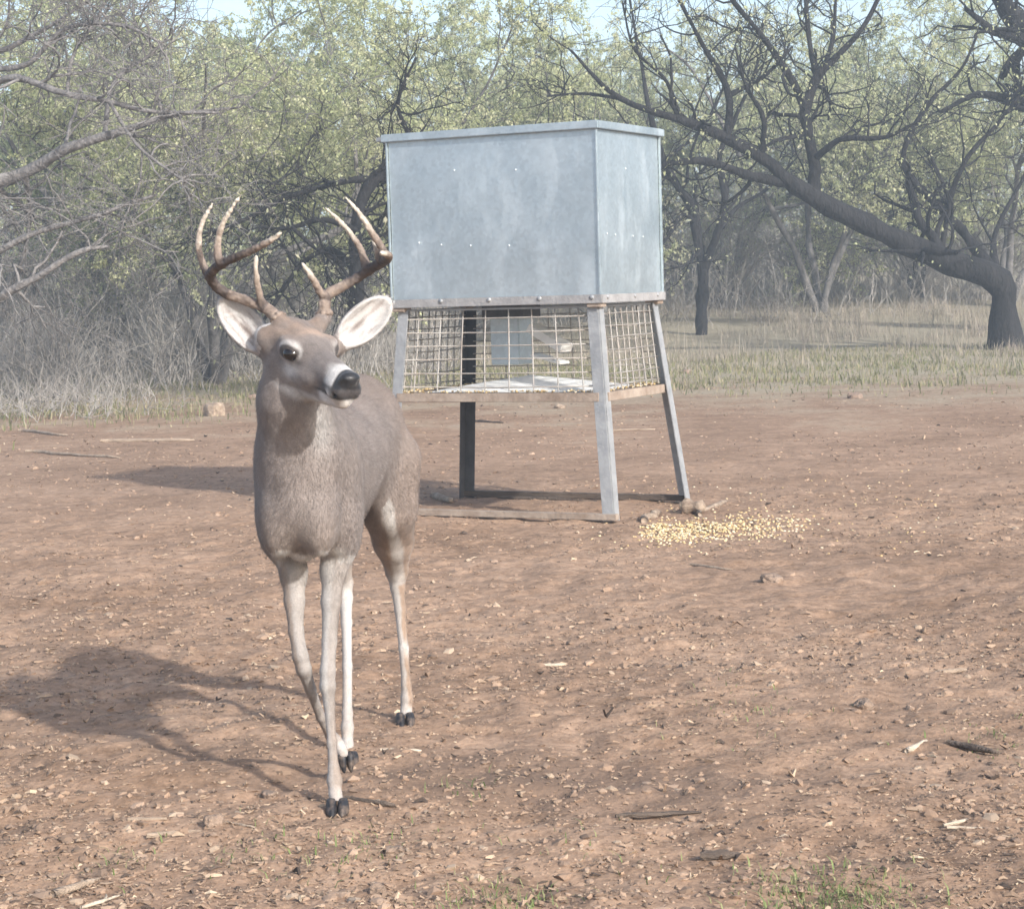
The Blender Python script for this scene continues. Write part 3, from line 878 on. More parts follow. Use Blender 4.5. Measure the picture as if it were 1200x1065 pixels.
# ------------------------------------------------------------------ deer feeder
def galv_mat():
    m, nt, b = mat_new('galvanised_sheet')
    co = coords(nt)
    v = node(nt, 'ShaderNodeTexVoronoi', Scale=55.0)
    n = node(nt, 'ShaderNodeTexNoise', Scale=3.0, Detail=6.0, Roughness=0.65)
    st = coords(nt, (4.5, 4.5, 1.6))
    ns = node(nt, 'ShaderNodeTexNoise', Scale=1.5, Detail=7.0, Roughness=0.7)
    nt.links.new(co, v.inputs['Vector']); nt.links.new(co, n.inputs['Vector']); nt.links.new(st, ns.inputs['Vector'])
    rv = ramp(nt, [(0.0, (0.90, 0.90, 0.90)), (1.0, (1.06, 1.06, 1.06))])
    nt.links.new(v.outputs['Color'], rv.inputs[0])
    rn = ramp(nt, [(0.35, (0.47, 0.535, 0.565)), (0.68, (0.57, 0.635, 0.66))])
    nt.links.new(n.outputs['Fac'], rn.inputs[0])
    c = mixc(nt, rn.outputs[0], rv.outputs[0], 1.0, 'MULTIPLY')
    rs = ramp(nt, [(0.50, (0, 0, 0)), (0.70, (1, 1, 1))])
    nt.links.new(ns.outputs['Fac'], rs.inputs[0])
    md = node(nt, 'ShaderNodeMath', operation='MULTIPLY'); md.inputs[1].default_value = 0.38
    nt.links.new(rs.outputs[0], md.inputs[0])
    c = mixc(nt, c, (0.62, 0.69, 0.73), md.outputs[0])
    nt.links.new(c, b.inputs['Base Color'])
    b.inputs['Metallic'].default_value = 0.85
    mm = node(nt, 'ShaderNodeMapRange'); mm.inputs[3].default_value = 0.85; mm.inputs[4].default_value = 0.25; nt.links.new(md.outputs[0], mm.inputs[0]); nt.links.new(mm.outputs[0], b.inputs['Metallic'])
    b.inputs['Roughness'].default_value = 0.52
    rr = ramp(nt, [(0.3, (0.36, 0.36, 0.36)), (0.7, (0.52, 0.52, 0.52))])
    nt.links.new(n.outputs['Fac'], rr.inputs[0]); nt.links.new(rr.outputs[0], b.inputs['Roughness'])
    bp = node(nt, 'ShaderNodeBump', Strength=0.25, Distance=0.01)
    nt.links.new(n.outputs['Fac'], bp.inputs['Height']); nt.links.new(bp.outputs[0], b.inputs['Normal'])
    return m
M['galv'] = galv_mat()
M['steel'] = noise_mat('dull_steel', (0.26, 0.27, 0.28), (0.38, 0.385, 0.39), 12, 0.6, 0.35, bump=0.003, bscale=60)
M['frame_steel'] = noise_mat('frame_steel', (0.27, 0.265, 0.265), (0.39, 0.38, 0.375), 12, 0.65, 0.3, bump=0.003, bscale=60)
M['dark_and_shaded_steel'] = noise_mat('dark_and_shaded_steel', (0.05, 0.05, 0.055), (0.10, 0.10, 0.105), 10, 0.6, 0.2)  # dark steel of the tube collar, and painted shade on one leg
M['rusty'] = noise_mat('rusty_rail', (0.22, 0.165, 0.125), (0.37, 0.305, 0.25), 9, 0.85, 0.05, bump=0.004, bscale=50)
M['wire'] = noise_mat('wire', (0.24, 0.205, 0.175), (0.42, 0.40, 0.37), 8, 0.6, 0.25)
M['white_tray'] = noise_mat('white_tray', (0.58, 0.56, 0.52), (0.78, 0.77, 0.74), 5, 0.55, 0.0, bump=0.004)
M['scratch'] = noise_mat('pale_scuff', (0.70, 0.74, 0.75), (0.86, 0.88, 0.88), 30, 0.6)
M['corn'] = tint_mat('corn', 0.6)

FC0 = gnd(717, 611)
FA, FB = 0.662, 0.452          # half spread of the feet
FANG = math.radians(-27.0)
fex = np.array([math.cos(FANG), math.sin(FANG)]); fey = np.array([-math.sin(FANG), math.cos(FANG)])
FCEN = FC0[:2] - FA * fex + FB * fey + 0.012 * fex
def feeder():
    t = thing('deer_feeder', 'galvanised metal box feeder on splayed steel legs with a wire mesh cage', 'deer feeder', (FCEN[0], FCEN[1], 0), FANG)
    hx, hy = 0.592, 0.40       # half size of the hopper
    zb, zt = 1.115, 1.970
    zs = 0.615                 # shelf rail height
    # hopper: four sheets, proud of one another, with folded corners
    hop = obj('hopper', MB().box((0, 0, (zb + zt) / 2), (2 * hx - 0.03, 2 * hy - 0.03, zt - zb - 0.02)).mesh('hopper_core'), M['galv'], t)
    def sheet(n, c, s):
        # a slightly dished sheet so that the face does not shade like a perfect plane
        mb = MB(); k = 14
        ax = 0 if s[0] > s[1] else 1
        u = np.linspace(-0.5, 0.5, k); w = np.linspace(-0.5, 0.5, k)
        U, W = np.meshgrid(u, w)
        bow = 0.006 * np.cos(U * math.pi) * np.cos(W * math.pi) + 0.0015 * vn2(U, W, 4.0, 7 + int(abs(c[0]) * 10))
        P = np.zeros((k, k, 3)); nrmv = np.zeros(3); nrmv[1 - ax] = math.copysign(1, c[1 - ax])
        P[..., ax] = U * s[ax]; P[..., 2] = W * s[2]
        P += bow[..., None] * nrmv + np.array(c) + nrmv * s[1 - ax] / 2
        i = (np.arange(k - 1)[:, None] * k + np.arange(k - 1)[None]).ravel()
        q = np.stack([i, i + 1, i + 1 + k, i + k], 1)
        if (ax == 0) == (nrmv[1] > 0) if ax == 0 else nrmv[0] < 0: q = q[:, ::-1]
        mb.add(P.reshape(-1, 3), q)
        o = mb.build(n, M['galv'], hop, smooth=True)
        return o
    H = zt - zb - 0.004
    sheet('side_panel', (0, -hy + 0.008, (zb + zt) / 2), (2 * hx - 0.01, 0.010, H))
    sheet('side_panel', (0, hy - 0.008, (zb + zt) / 2), (2 * hx - 0.01, 0.010, H))
    sheet('side_panel', (hx - 0.008, 0, (zb + zt) / 2), (0.010, 2 * hy - 0.01, H))
    sheet('side_panel', (-hx + 0.008, 0, (zb + zt) / 2), (0.010, 2 * hy - 0.01, H))
    for sx in (-1, 1):
        for sy in (-1, 1):
            mb = MB().box((sx * (hx + 0.004), sy * (hy + 0.001), (zb + zt) / 2), (0.012, 0.014, H - 0.004))
            mb.build('corner_seam', M['galv'], hop, bevel=0.003)
    # rivets and bright nicks on the sheets
    def dome(c, n, r):
        n = np.array(n, float)
        mb = MB(); v, tr = ico()
        V = v * r; V = V - np.outer(V @ n, n) * 0.55
        mb.add(V + np.array(c), t=tr); return mb
    for x, z in ((-.42, .30), (-.29, .285), (-.12, .275), (.10, .268), (-.20, .66), (.15, .645)):
        dome((x, -hy - 0.006, zb + z), (0, -1, 0), 0.0048).build('rivet', M['scratch'], hop, smooth=True)
    for y, z in ((-.30, .31), (-.20, .305), (.02, .30), (.15, .298), (-.05, .64)):
        dome((hx + 0.006, y, zb + z), (1, 0, 0), 0.005).build('rivet', M['scratch'], hop, smooth=True)
    # lid
    lid = MB()
    lid.box((0, 0, zt + 0.004), (2 * hx + 0.03, 2 * hy + 0.03, 0.010))
    lo = lid.build('lid', M['galv'], t, bevel=0.002)
    for c, s in (((0, -hy - 0.02, zt - 0.012), (2 * hx + 0.052, 0.010, 0.038)), ((0, hy + 0.02, zt - 0.012), (2 * hx + 0.052, 0.010, 0.038)),
                 ((hx + 0.020, 0, zt - 0.0125), (0.010, 2 * hy + 0.028, 0.037)), ((-hx - 0.020, 0, zt - 0.0125), (0.010, 2 * hy + 0.028, 0.037))):
        MB().box(c, s).build('lid_rim', M['galv'], lo, bevel=0.003)
    MB().box((-hx - 0.055, -hy + 0.06, zt - 0.012), (0.065, 0.06, 0.022)).build('lid_tab', M['steel'], lo, bevel=0.003)
    # angle iron under the hopper
    for sy in (-1, 1):
        MB().box((0, sy * (hy + 0.008), zb - 0.012), (2 * hx + 0.034, 0.008, 0.044)).build('base_rail', M['frame_steel'], t, bevel=0.002)
        for x in (-0.585, -0.30, -0.02, 0.265, 0.555):
            dome((x, sy * (hy + 0.013), zb - 0.004), (0, sy, 0), 0.014).build('bolt', M['steel'], t, smooth=True)
    for sx in (-1, 1):
        MB().box((sx * (hx + 0.013), 0, zb - 0.0125), (0.008, 2 * hy + 0.006, 0.043)).build('base_rail', M['frame_steel'], t, bevel=0.002)
        for y in (-0.34, 0.0, 0.30):
            dome((sx * (hx + 0.018), y, zb - 0.004), (sx, 0, 0), 0.013).build('bolt', M['steel'], t, smooth=True)
    # splayed legs of angle iron
    def at(sx, sy, z):
        k = 1 - z / (zb - 0.03)
        return np.array([sx * (hx - 0.022 + (FA - hx + 0.022) * k), sy * (hy - 0.022 + (FB - hy + 0.022) * k), z])
    for sx in (-1, 1):
        for sy in (-1, 1):
            a, b = at(sx, sy, 0.0), at(sx, sy, zb - 0.045)
            if sx > 0 and sy > 0: a = a + np.array([.050, -.012, 0])      # this leg is bent outwards
            mb = MB()
            ins = np.array([-sx * 0.030, 0, 0]); ins2 = np.array([0, -sy * 0.035, 0])
            mb.bar(a + ins, b + ins, 0.007, 0.060, up=(1, 0, 0))
            mb.bar(a + ins2, b + ins2, 0.058, 0.007, up=(1, 0, 0))
            leg = mb.build('leg', M['dark_and_shaded_steel'] if (sx < 0 and sy > 0) else M['steel'], t, bevel=0.0015)  # rear left leg coloured darker to stand in for its shade
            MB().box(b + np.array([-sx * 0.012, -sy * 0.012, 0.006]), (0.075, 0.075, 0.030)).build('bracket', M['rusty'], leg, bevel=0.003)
    # tray rails and floor
    tray = MB().box((0, 0, zs + 0.012), (2 * 0.60, 2 * 0.40, 0.012)).build('tray_floor', M['rusty'], t, bevel=0.002)
    for sy in (-1, 1):
        p = at(1, sy, zs); MB().bar((-p[0] + 0.03, p[1] * 1.005, zs), (p[0] - 0.03, p[1] * 1.005, zs), 0.012, 0.045).build('tray_rail', M['rusty'], tray, bevel=0.002)
    for sx in (-1, 1):
        p = at(sx, 1, zs); MB().bar((p[0] * 1.004, -p[1] + 0.03, zs), (p[0] * 1.004, p[1] - 0.03, zs), 0.012, 0.045).build('tray_rail', M['rusty'], tray, bevel=0.002)
    # white pitched deflector on the tray
    mb = MB()
    k = 9
    ang = np.linspace(0, 2 * math.pi, 33)[:-1]
    sq = 1 / np.maximum(np.abs(np.cos(ang)), np.abs(np.sin(ang))) ** 0.75
    rings = []
    for i, s in enumerate(np.linspace(1, 0.10, k)):
        rings.append(np.stack([0.50 * s * sq * np.cos(ang), 0.33 * s * sq * np.sin(ang), np.full(32, zs + 0.021 + 0.072 * (1 - s) ** 0.9)], 1))
    V = np.concatenate(rings)
    q = []
    for i in range(k - 1):
        a = i * 32 + np.arange(32); b = i * 32 + (np.arange(32) + 1) % 32
        q.append(np.stack([a, b, b + 32, a + 32], 1))
    mb.add(np.vstack([V, [[0, 0, zs + 0.095]]]), np.concatenate(q), [[(k - 1) * 32 + i, (k - 1) * 32 + (i + 1) % 32, k * 32] for i in range(32)])
    mb.build('deflector', M['white_tray'], t, smooth=True)
    # drop tube below the hopper and a white chute plate
    tu = MB().box((-0.13, 0.05, zb - 0.185), (0.17, 0.17, 0.33)).build('drop_tube', M['galv'], t, bevel=0.006)
    MB().box((-0.13, 0.05, zb - 0.060), (0.24, 0.22, 0.09)).build('tube_collar', M['dark_and_shaded_steel'], tu, bevel=0.004)
    MB().bar((0.06, -0.08, zb - 0.155), (0.27, -0.12, zb - 0.265), 0.10, 0.045).build('chute_plate', M['white_tray'], t, bevel=0.003)
    MB().bar((0.02, 0.02, zb - 0.30), (0.20, 0.0, zb - 0.345), 0.10, 0.014).build('chute_plate', M['white_tray'], t, bevel=0.003)
    # wire mesh cage, each wire its own piece
    def cage(name, A0, A1, B0, B1, nv, nh):
        """A0,A1 lower corners, B0,B1 upper corners"""
        pn = MB().bar(B0, B1, 0.010, 0.010).build(name, M['steel'], t)
        rr = random.Random(name + str(nv) + str(A0[1]))
        for i in range(nv):
            f = (i + 0.5) / nv
            a = A0 + (A1 - A0) * f; b = B0 + (B1 - B0) * f
            m_ = (a + b) / 2 + np.array([rr.uniform(-.004, .004), rr.uniform(-.006, .006), 0])
            MB().tube([a, m_, b], 0.0037, 6).build('wire', M['wire'], pn, smooth=True)
        for j in range(nh):
            f = (j + 0.35) / nh
            a = A0 + (B0 - A0) * f; b = A1 + (B1 - A1) * f
            m_ = (a + b) / 2 + np.array([0, rr.uniform(-.006, .006), rr.uniform(-.006, .004)])
            MB().tube([a, m_, b], 0.0037, 6).build('wire', M['wire'], pn, smooth=True)
    z0, z1 = zs + 0.03, zb - 0.05
    for sy in (-1, 1):
        A = at(-1, sy, z0); B = at(1, sy, z0); C = at(-1, sy, z1); D = at(1, sy, z1)
        off = np.array([0, -sy * 0.014, 0])
        cage('mesh_panel', A + off + [.05, 0, 0], B + off - [.05, 0, 0], C + off + [.05, 0, 0], D + off - [.05, 0, 0], 8, 6)
    for sx in (-1, 1):
        A = at(sx, -1, z0); B = at(sx, 1, z0); C = at(sx, -1, z1); D = at(sx, 1, z1)
        off = np.array([-sx * 0.014, 0, 0])
        cage('mesh_panel', A + off + [0, .05, 0], B + off - [0, .05, 0], C + off + [0, .05, 0], D + off - [0, .05, 0], 9, 7)
    # ground skids
    for sy in (-1, 1):
        MB().bar((-FA - 0.0, sy * FB, 0.022), (FA + 0.02, sy * FB, 0.022), 0.045, 0.032).build('skid', M['rusty'] if sy < 0 else M['dark_wood'], t, bevel=0.003)
feeder()

def f2w(x, y):
    p = FCEN + fex * x + fey * y
    return p[0], p[1]

def kernels(name, pts, label, s0=0.0062):
    r = np.random.default_rng(len(pts))
    n = len(pts); v, tr = ico()
    if len(v) > 12:
        pass
    V = v[None] * np.stack([np.full(n, 1.15), r.uniform(.7, .95, n), r.uniform(.5, .7, n)], -1)[:, None] * (s0 * r.uniform(.8, 1.2, (n, 1, 1)))
    V = np.einsum('nij,nkj->nki', rand_rot(n, r, 0.5), V) + pts[:, None]
    T = tr[None] + (np.arange(n) * len(v))[:, None, None]
    base = np.array([[0.52, 0.38, 0.19], [0.58, 0.46, 0.28], [0.40, 0.28, 0.15], [0.60, 0.52, 0.38]])
    c = base[r.choice(4, n, p=[.35, .3, .15, .2])] * r.uniform(.85, 1.1, (n, 1))
    o = obj(name, mesh_np(name, V.reshape(-1, 3), tris=T.reshape(-1, 3), smooth=True), M['corn'])
    set_tint(o.data, np.repeat(c, len(v), 0)); tag(o, label, 'corn', kind='stuff')

def corn():
    r = np.random.default_rng(3)
    # spilled heap beside the right front foot
    P = []
    n = 1150
    px = 748 + 215 * r.beta(1.25, 1.9, n); py = 620 + r.normal(0, 7.0, n) - (px - 835) * 0.05
    n2 = 160
    px = np.concatenate([px, r.uniform(690, 1100, n2)]); py = np.concatenate([py, 612 + r.normal(0, 24, n2) - np.abs(r.normal(0, 8, n2))])
    for a, b in zip(px, py):
        g = gnd(a, b); P.append((g[0], g[1]))
    P = np.array(P)
    z = height(P[:, 0], P[:, 1])
    d = np.exp(-(((px - 810) / 60) ** 2 + ((py - 618) / 8) ** 2))
    pts = np.stack([P[:, 0], P[:, 1], z + 0.001 + d * r.uniform(0, 0.010, len(P))], 1)
    kernels('spilled_corn', pts, 'heap of yellow corn kernels spilled on the soil beside the feeder leg', 0.0072)
    # rim of kernels on the tray
    n = 420
    side = r.integers(0, 4, n); u = r.uniform(-1, 1, n); w = r.uniform(0.89, 0.96, n)
    x = np.where(side < 2, u * 0.57, np.where(side == 2, -1, 1) * 0.60 * w)
    y = np.where(side < 2, np.where(side == 0, -1, 1) * 0.40 * w, u * 0.37)
    W = FCEN[None] + fex[None] * x[:, None] + fey[None] * y[:, None]
    pts = np.stack([W[:, 0], W[:, 1], 0.615 + 0.024 + r.uniform(0, 0.008, n)], 1)
    kernels('tray_corn', pts, 'line of corn kernels lying along the edges of the feeder tray', 0.0075)
corn()
# ------------------------------------------------------------------ white-tailed buck
class SDF:
    def __init__(self, lo, hi, h):
        self.lo = np.array(lo, float); self.h = h
        self.n = np.ceil((np.array(hi) - self.lo) / h).astype(int) + 1
        self.D = np.full(self.n, 0.5, np.float32)
        self.ax = [(self.lo[i] + h * np.arange(self.n[i])).astype(np.float32) for i in range(3)]
    def _win(self, lo, hi):
        a = np.clip(np.floor((np.array(lo) - self.lo) / self.h).astype(int), 0, self.n)
        b = np.clip(np.ceil((np.array(hi) - self.lo) / self.h).astype(int) + 1, 0, self.n)
        s = tuple(slice(a[i], b[i]) for i in range(3))
        X = self.ax[0][s[0]][:, None, None]; Y = self.ax[1][s[1]][None, :, None]; Z = self.ax[2][s[2]][None, None, :]
        return s, X, Y, Z
    def _put(self, s, d, k, sub=False):
        A = self.D[s]
        if sub:
            d = -d
            hh = np.clip(0.5 - 0.5 * (A - d) / k, 0, 1)
            self.D[s] = A * (1 - hh) + d * hh + k * hh * (1 - hh)
        else:
            hh = np.clip(0.5 + 0.5 * (A - d) / k, 0, 1)
            self.D[s] = A * (1 - hh) + d * hh - k * hh * (1 - hh)
    def ell(self, c, r, R=None, k=0.02, sub=False):
        """ellipsoid; R columns are its axes"""
        c = np.asarray(c, float); r = np.asarray(r, float)
        R = np.eye(3) if R is None else np.asarray(R)
        ext = np.sqrt(((R * r) ** 2).sum(1)) + k + 2 * self.h
        s, X, Y, Z = self._win(c - ext, c + ext)
        dx, dy, dz = X - c[0], Y - c[1], Z - c[2]
        k0 = 0; k1 = 0
        for i in range(3):
            q = dx * R[0, i] + dy * R[1, i] + dz * R[2, i]
            k0 = k0 + (q / r[i]) ** 2; k1 = k1 + (q / r[i] ** 2) ** 2
        k0 = np.sqrt(k0); k1 = np.sqrt(k1) + 1e-9
        self._put(s, (k0 * (k0 - 1) / k1).astype(np.float32), k, sub)
    def cone(self, a, b, r1, r2, k=0.02, squash=None, sub=False):
        """round cone; squash=(axis, factor) flattens it along a direction"""
        a = np.asarray(a, float); b = np.asarray(b, float)
        m = max(r1, r2) + k + 2 * self.h
        s, X, Y, Z = self._win(np.minimum(a, b) - m, np.maximum(a, b) + m)
        P = [X - a[0], Y - a[1], Z - a[2]]
        ab = b - a
        f = 1.0
        if squash is not None:
            n = nrm(squash[0]); f = squash[1]
            w = P[0] * n[0] + P[1] * n[1] + P[2] * n[2]
            wab = float(ab @ n)
            P = [P[i] + n[i] * w * (1 / f - 1) for i in range(3)]
            ab = ab + n * wab * (1 / f - 1)
        L2 = float(ab @ ab) + 1e-12
        t = np.clip((P[0] * ab[0] + P[1] * ab[1] + P[2] * ab[2]) / L2, 0, 1)
        d = np.sqrt((P[0] - t * ab[0]) ** 2 + (P[1] - t * ab[1]) ** 2 + (P[2] - t * ab[2]) ** 2) - (r1 + (r2 - r1) * t)
        self._put(s, (d * (min(f, 1.0) ** 0.5)).astype(np.float32), k, sub)
    def chain(self, pts, rad, k=0.02, **kw):
        for i in range(len(pts) - 1):
            self.cone(pts[i], pts[i + 1], rad[i], rad[i + 1], k, **kw)
    def mesh(self):
        D = self.D; n = self.n; h = self.h
        S = D < 0
        c = [(i, j, k) for i in (0, 1) for j in (0, 1) for k in (0, 1)]
        def sl(o): return tuple(slice(o[d], n[d] - 1 + o[d]) for d in range(3))
        cnt = np.zeros(tuple(n - 1), np.int8)
        for o in c: cnt += S[sl(o)]
        act = (cnt > 0) & (cnt < 8)
        idx = np.argwhere(act)
        vid = np.full(tuple(n - 1), -1, np.int32); vid[act] = np.arange(len(idx))
        acc = np.zeros((len(idx), 3)); num = np.zeros(len(idx))
        val = {o: D[idx[:, 0] + o[0], idx[:, 1] + o[1], idx[:, 2] + o[2]] for o in c}
        for o in c:
            for d in range(3):
                if o[d] == 0:
                    p = list(o); p[d] = 1; p = tuple(p)
                    a, b = val[o], val[p]
                    m = (a < 0) != (b < 0)
                    t = np.where(m, a / np.where(m, a - b, 1), 0)
                    pos = np.tile(np.array(o, float), (len(idx), 1)); pos[:, d] += t
                    acc += np.where(m[:, None], pos, 0); num += m
        V = self.lo + (idx + acc / num[:, None]) * h
        Q = []
        for d in range(3):
            e, g = (d + 1) % 3, (d + 2) % 3
            s0 = [slice(None)] * 3; s1 = [slice(None)] * 3
            s0[d] = slice(0, n[d] - 1); s1[d] = slice(1, n[d])
            ch = S[tuple(s0)] != S[tuple(s1)]
            ii = np.argwhere(ch)
            ok = (ii[:, e] > 0) & (ii[:, g] > 0) & (ii[:, e] < n[e] - 1) & (ii[:, g] < n[g] - 1)
            ii = ii[ok]
            def cell(de, dg):
                q = ii.copy(); q[:, e] -= de; q[:, g] -= dg
                return vid[q[:, 0], q[:, 1], q[:, 2]]
            quad = np.stack([cell(1, 1), cell(0, 1), cell(0, 0), cell(1, 0)], 1)
            fl = S[ii[:, 0], ii[:, 1], ii[:, 2]]
            quad[~fl] = quad[~fl][:, ::-1]
            Q.append(quad)
        return V, np.concatenate(Q)

def vert_normals(V, Q):
    fn = np.cross(V[Q[:, 2]] - V[Q[:, 0]], V[Q[:, 3]] - V[Q[:, 1]])
    N = np.zeros_like(V)
    for i in range(4): np.add.at(N, Q[:, i], fn)
    return nrm(N), np.linalg.norm(fn, axis=1) / 2

def sstep(a, b, x):
    t = np.clip((x - a) / (b - a), 0, 1)
    return t * t * (3 - 2 * t)

# --- pose, in metres in the clearing -------------------------------------------------
DS = np.array([-0.479, 4.80]); DH = np.array([-0.408, 5.40])     # shoulder and hip centres
du = nrm(DH - DS); dv = np.array([du[1], -du[0]])                # towards the tail, towards its left side
DU = np.array([du[0], du[1], 0]); DV = np.array([dv[0], dv[1], 0]); DZ = np.array([0, 0, 1.0])
BR = np.stack([DU, DV, DZ], 1)
def B(t, s, z): return np.array([DS[0], DS[1], 0]) + DU * t + DV * s + DZ * z
NOSE = unp(415, 455, 4.395)
YAW, PIT = math.radians(33), math.radians(15)
HK = 1.24                                                         # size of the head
HF = np.array([math.sin(YAW) * math.cos(PIT), -math.cos(YAW) * math.cos(PIT), -math.sin(PIT)])
HS = np.array([math.cos(YAW), math.sin(YAW), 0.0])              # its left, right in the picture
HT = 0.02                                                        # slight head tilt
HU = np.cross(HS, HF)
HU = HU if HU[2] > 0 else -HU
HS2 = math.cos(HT) * HS + math.sin(HT) * HU; HU = math.cos(HT) * HU - math.sin(HT) * HS; HS = HS2
E0 = NOSE - HK * (0.176 * HF - 0.004 * HU)
HR = np.stack([HF, HS, HU], 1)
def Hd(a, b, c): return E0 + HK * (HF * a + HS * b + HU * c)

LEGS = {
 # name: list of (px, py, depth, radius)
 'fl': [(397, 640, 4.800, .042), (391, 668, 4.775, .0325), (388, 705, 4.755, .0255), (386, 752, 4.725, .0195), (384, 786, 4.700, .0200), (384, 804, 4.692, .0205),
        (386, 826, 4.688, .0142), (389, 870, 4.668, .0125), (391, 900, 4.652, .0140), (392, 914, 4.645, .0195), (393, 930, 4.625, .0160), (395, 943, 4.605, .0185)],
 'fr': [(340, 640, 4.815, .042), (344, 672, 4.790, .0335), (345, 705, 4.765, .0260), (347, 740, 4.740, .0195), (352, 769, 4.720, .0205), (356, 784, 4.722, .0200),
        (364, 808, 4.760, .0142), (376, 840, 4.815, .0125), (388, 862, 4.860, .0150), (393, 868, 4.868, .0165), (398, 874, 4.860, .0150), (402, 882, 4.850, .0150)],
 'hr': [(392, 560, 5.340, .085), (395, 610, 5.260, .062), (400, 650, 5.330, .034), (404, 683, 5.385, .0225), (405, 700, 5.380, .0210), (406, 730, 5.345, .0160),
        (407, 780, 5.280, .0142), (407, 836, 5.200, .0150), (407, 852, 5.180, .0180), (407, 872, 5.150, .0165), (408, 888, 5.125, .0180)],
 'hl': [(455, 540, 5.410, .100), (456, 595, 5.420, .082), (461, 635, 5.500, .062), (465, 668, 5.560, .0340), (466, 688, 5.565, .0225), (469, 715, 5.560, .0170),
        (473, 760, 5.550, .0150), (476, 802, 5.545, .0150), (477, 818, 5.545, .0190), (476, 832, 5.535, .0170), (475, 841, 5.525, .0190)],
}
LP = {k: (np.array([unp(*q[:3]) for q in v]), np.array([q[3] for q in v])) for k, v in LEGS.items()}

def ear_frame(base, tip, face):
    base = np.array(base); tip = np.array(tip)
    l = nrm(tip - base); w = nrm(np.cross(l, face)); n = np.cross(w, l)
    if n @ face < 0: n = -n
    return base, tip, l, w, n
EAR_R = ear_frame(unp(314, 412, 4.640), unp(259, 350, 4.660), np.array([0.10, -0.95, -0.05]))
EAR_L = ear_frame(unp(396, 404, 4.690), unp(456, 352, 4.740), np.array([0.05, -0.95, -0.05]))

Zc = lambda x, y, Y: unp(200 + x / 3.673, 210 + y / 3.673, Y)      # points traced in the head crop
YB = float(Hd(-.06, 0, .066)[1])
ANT = {-1: Zc(468, 608, YB), 1: Zc(662, 590, YB + .055)}

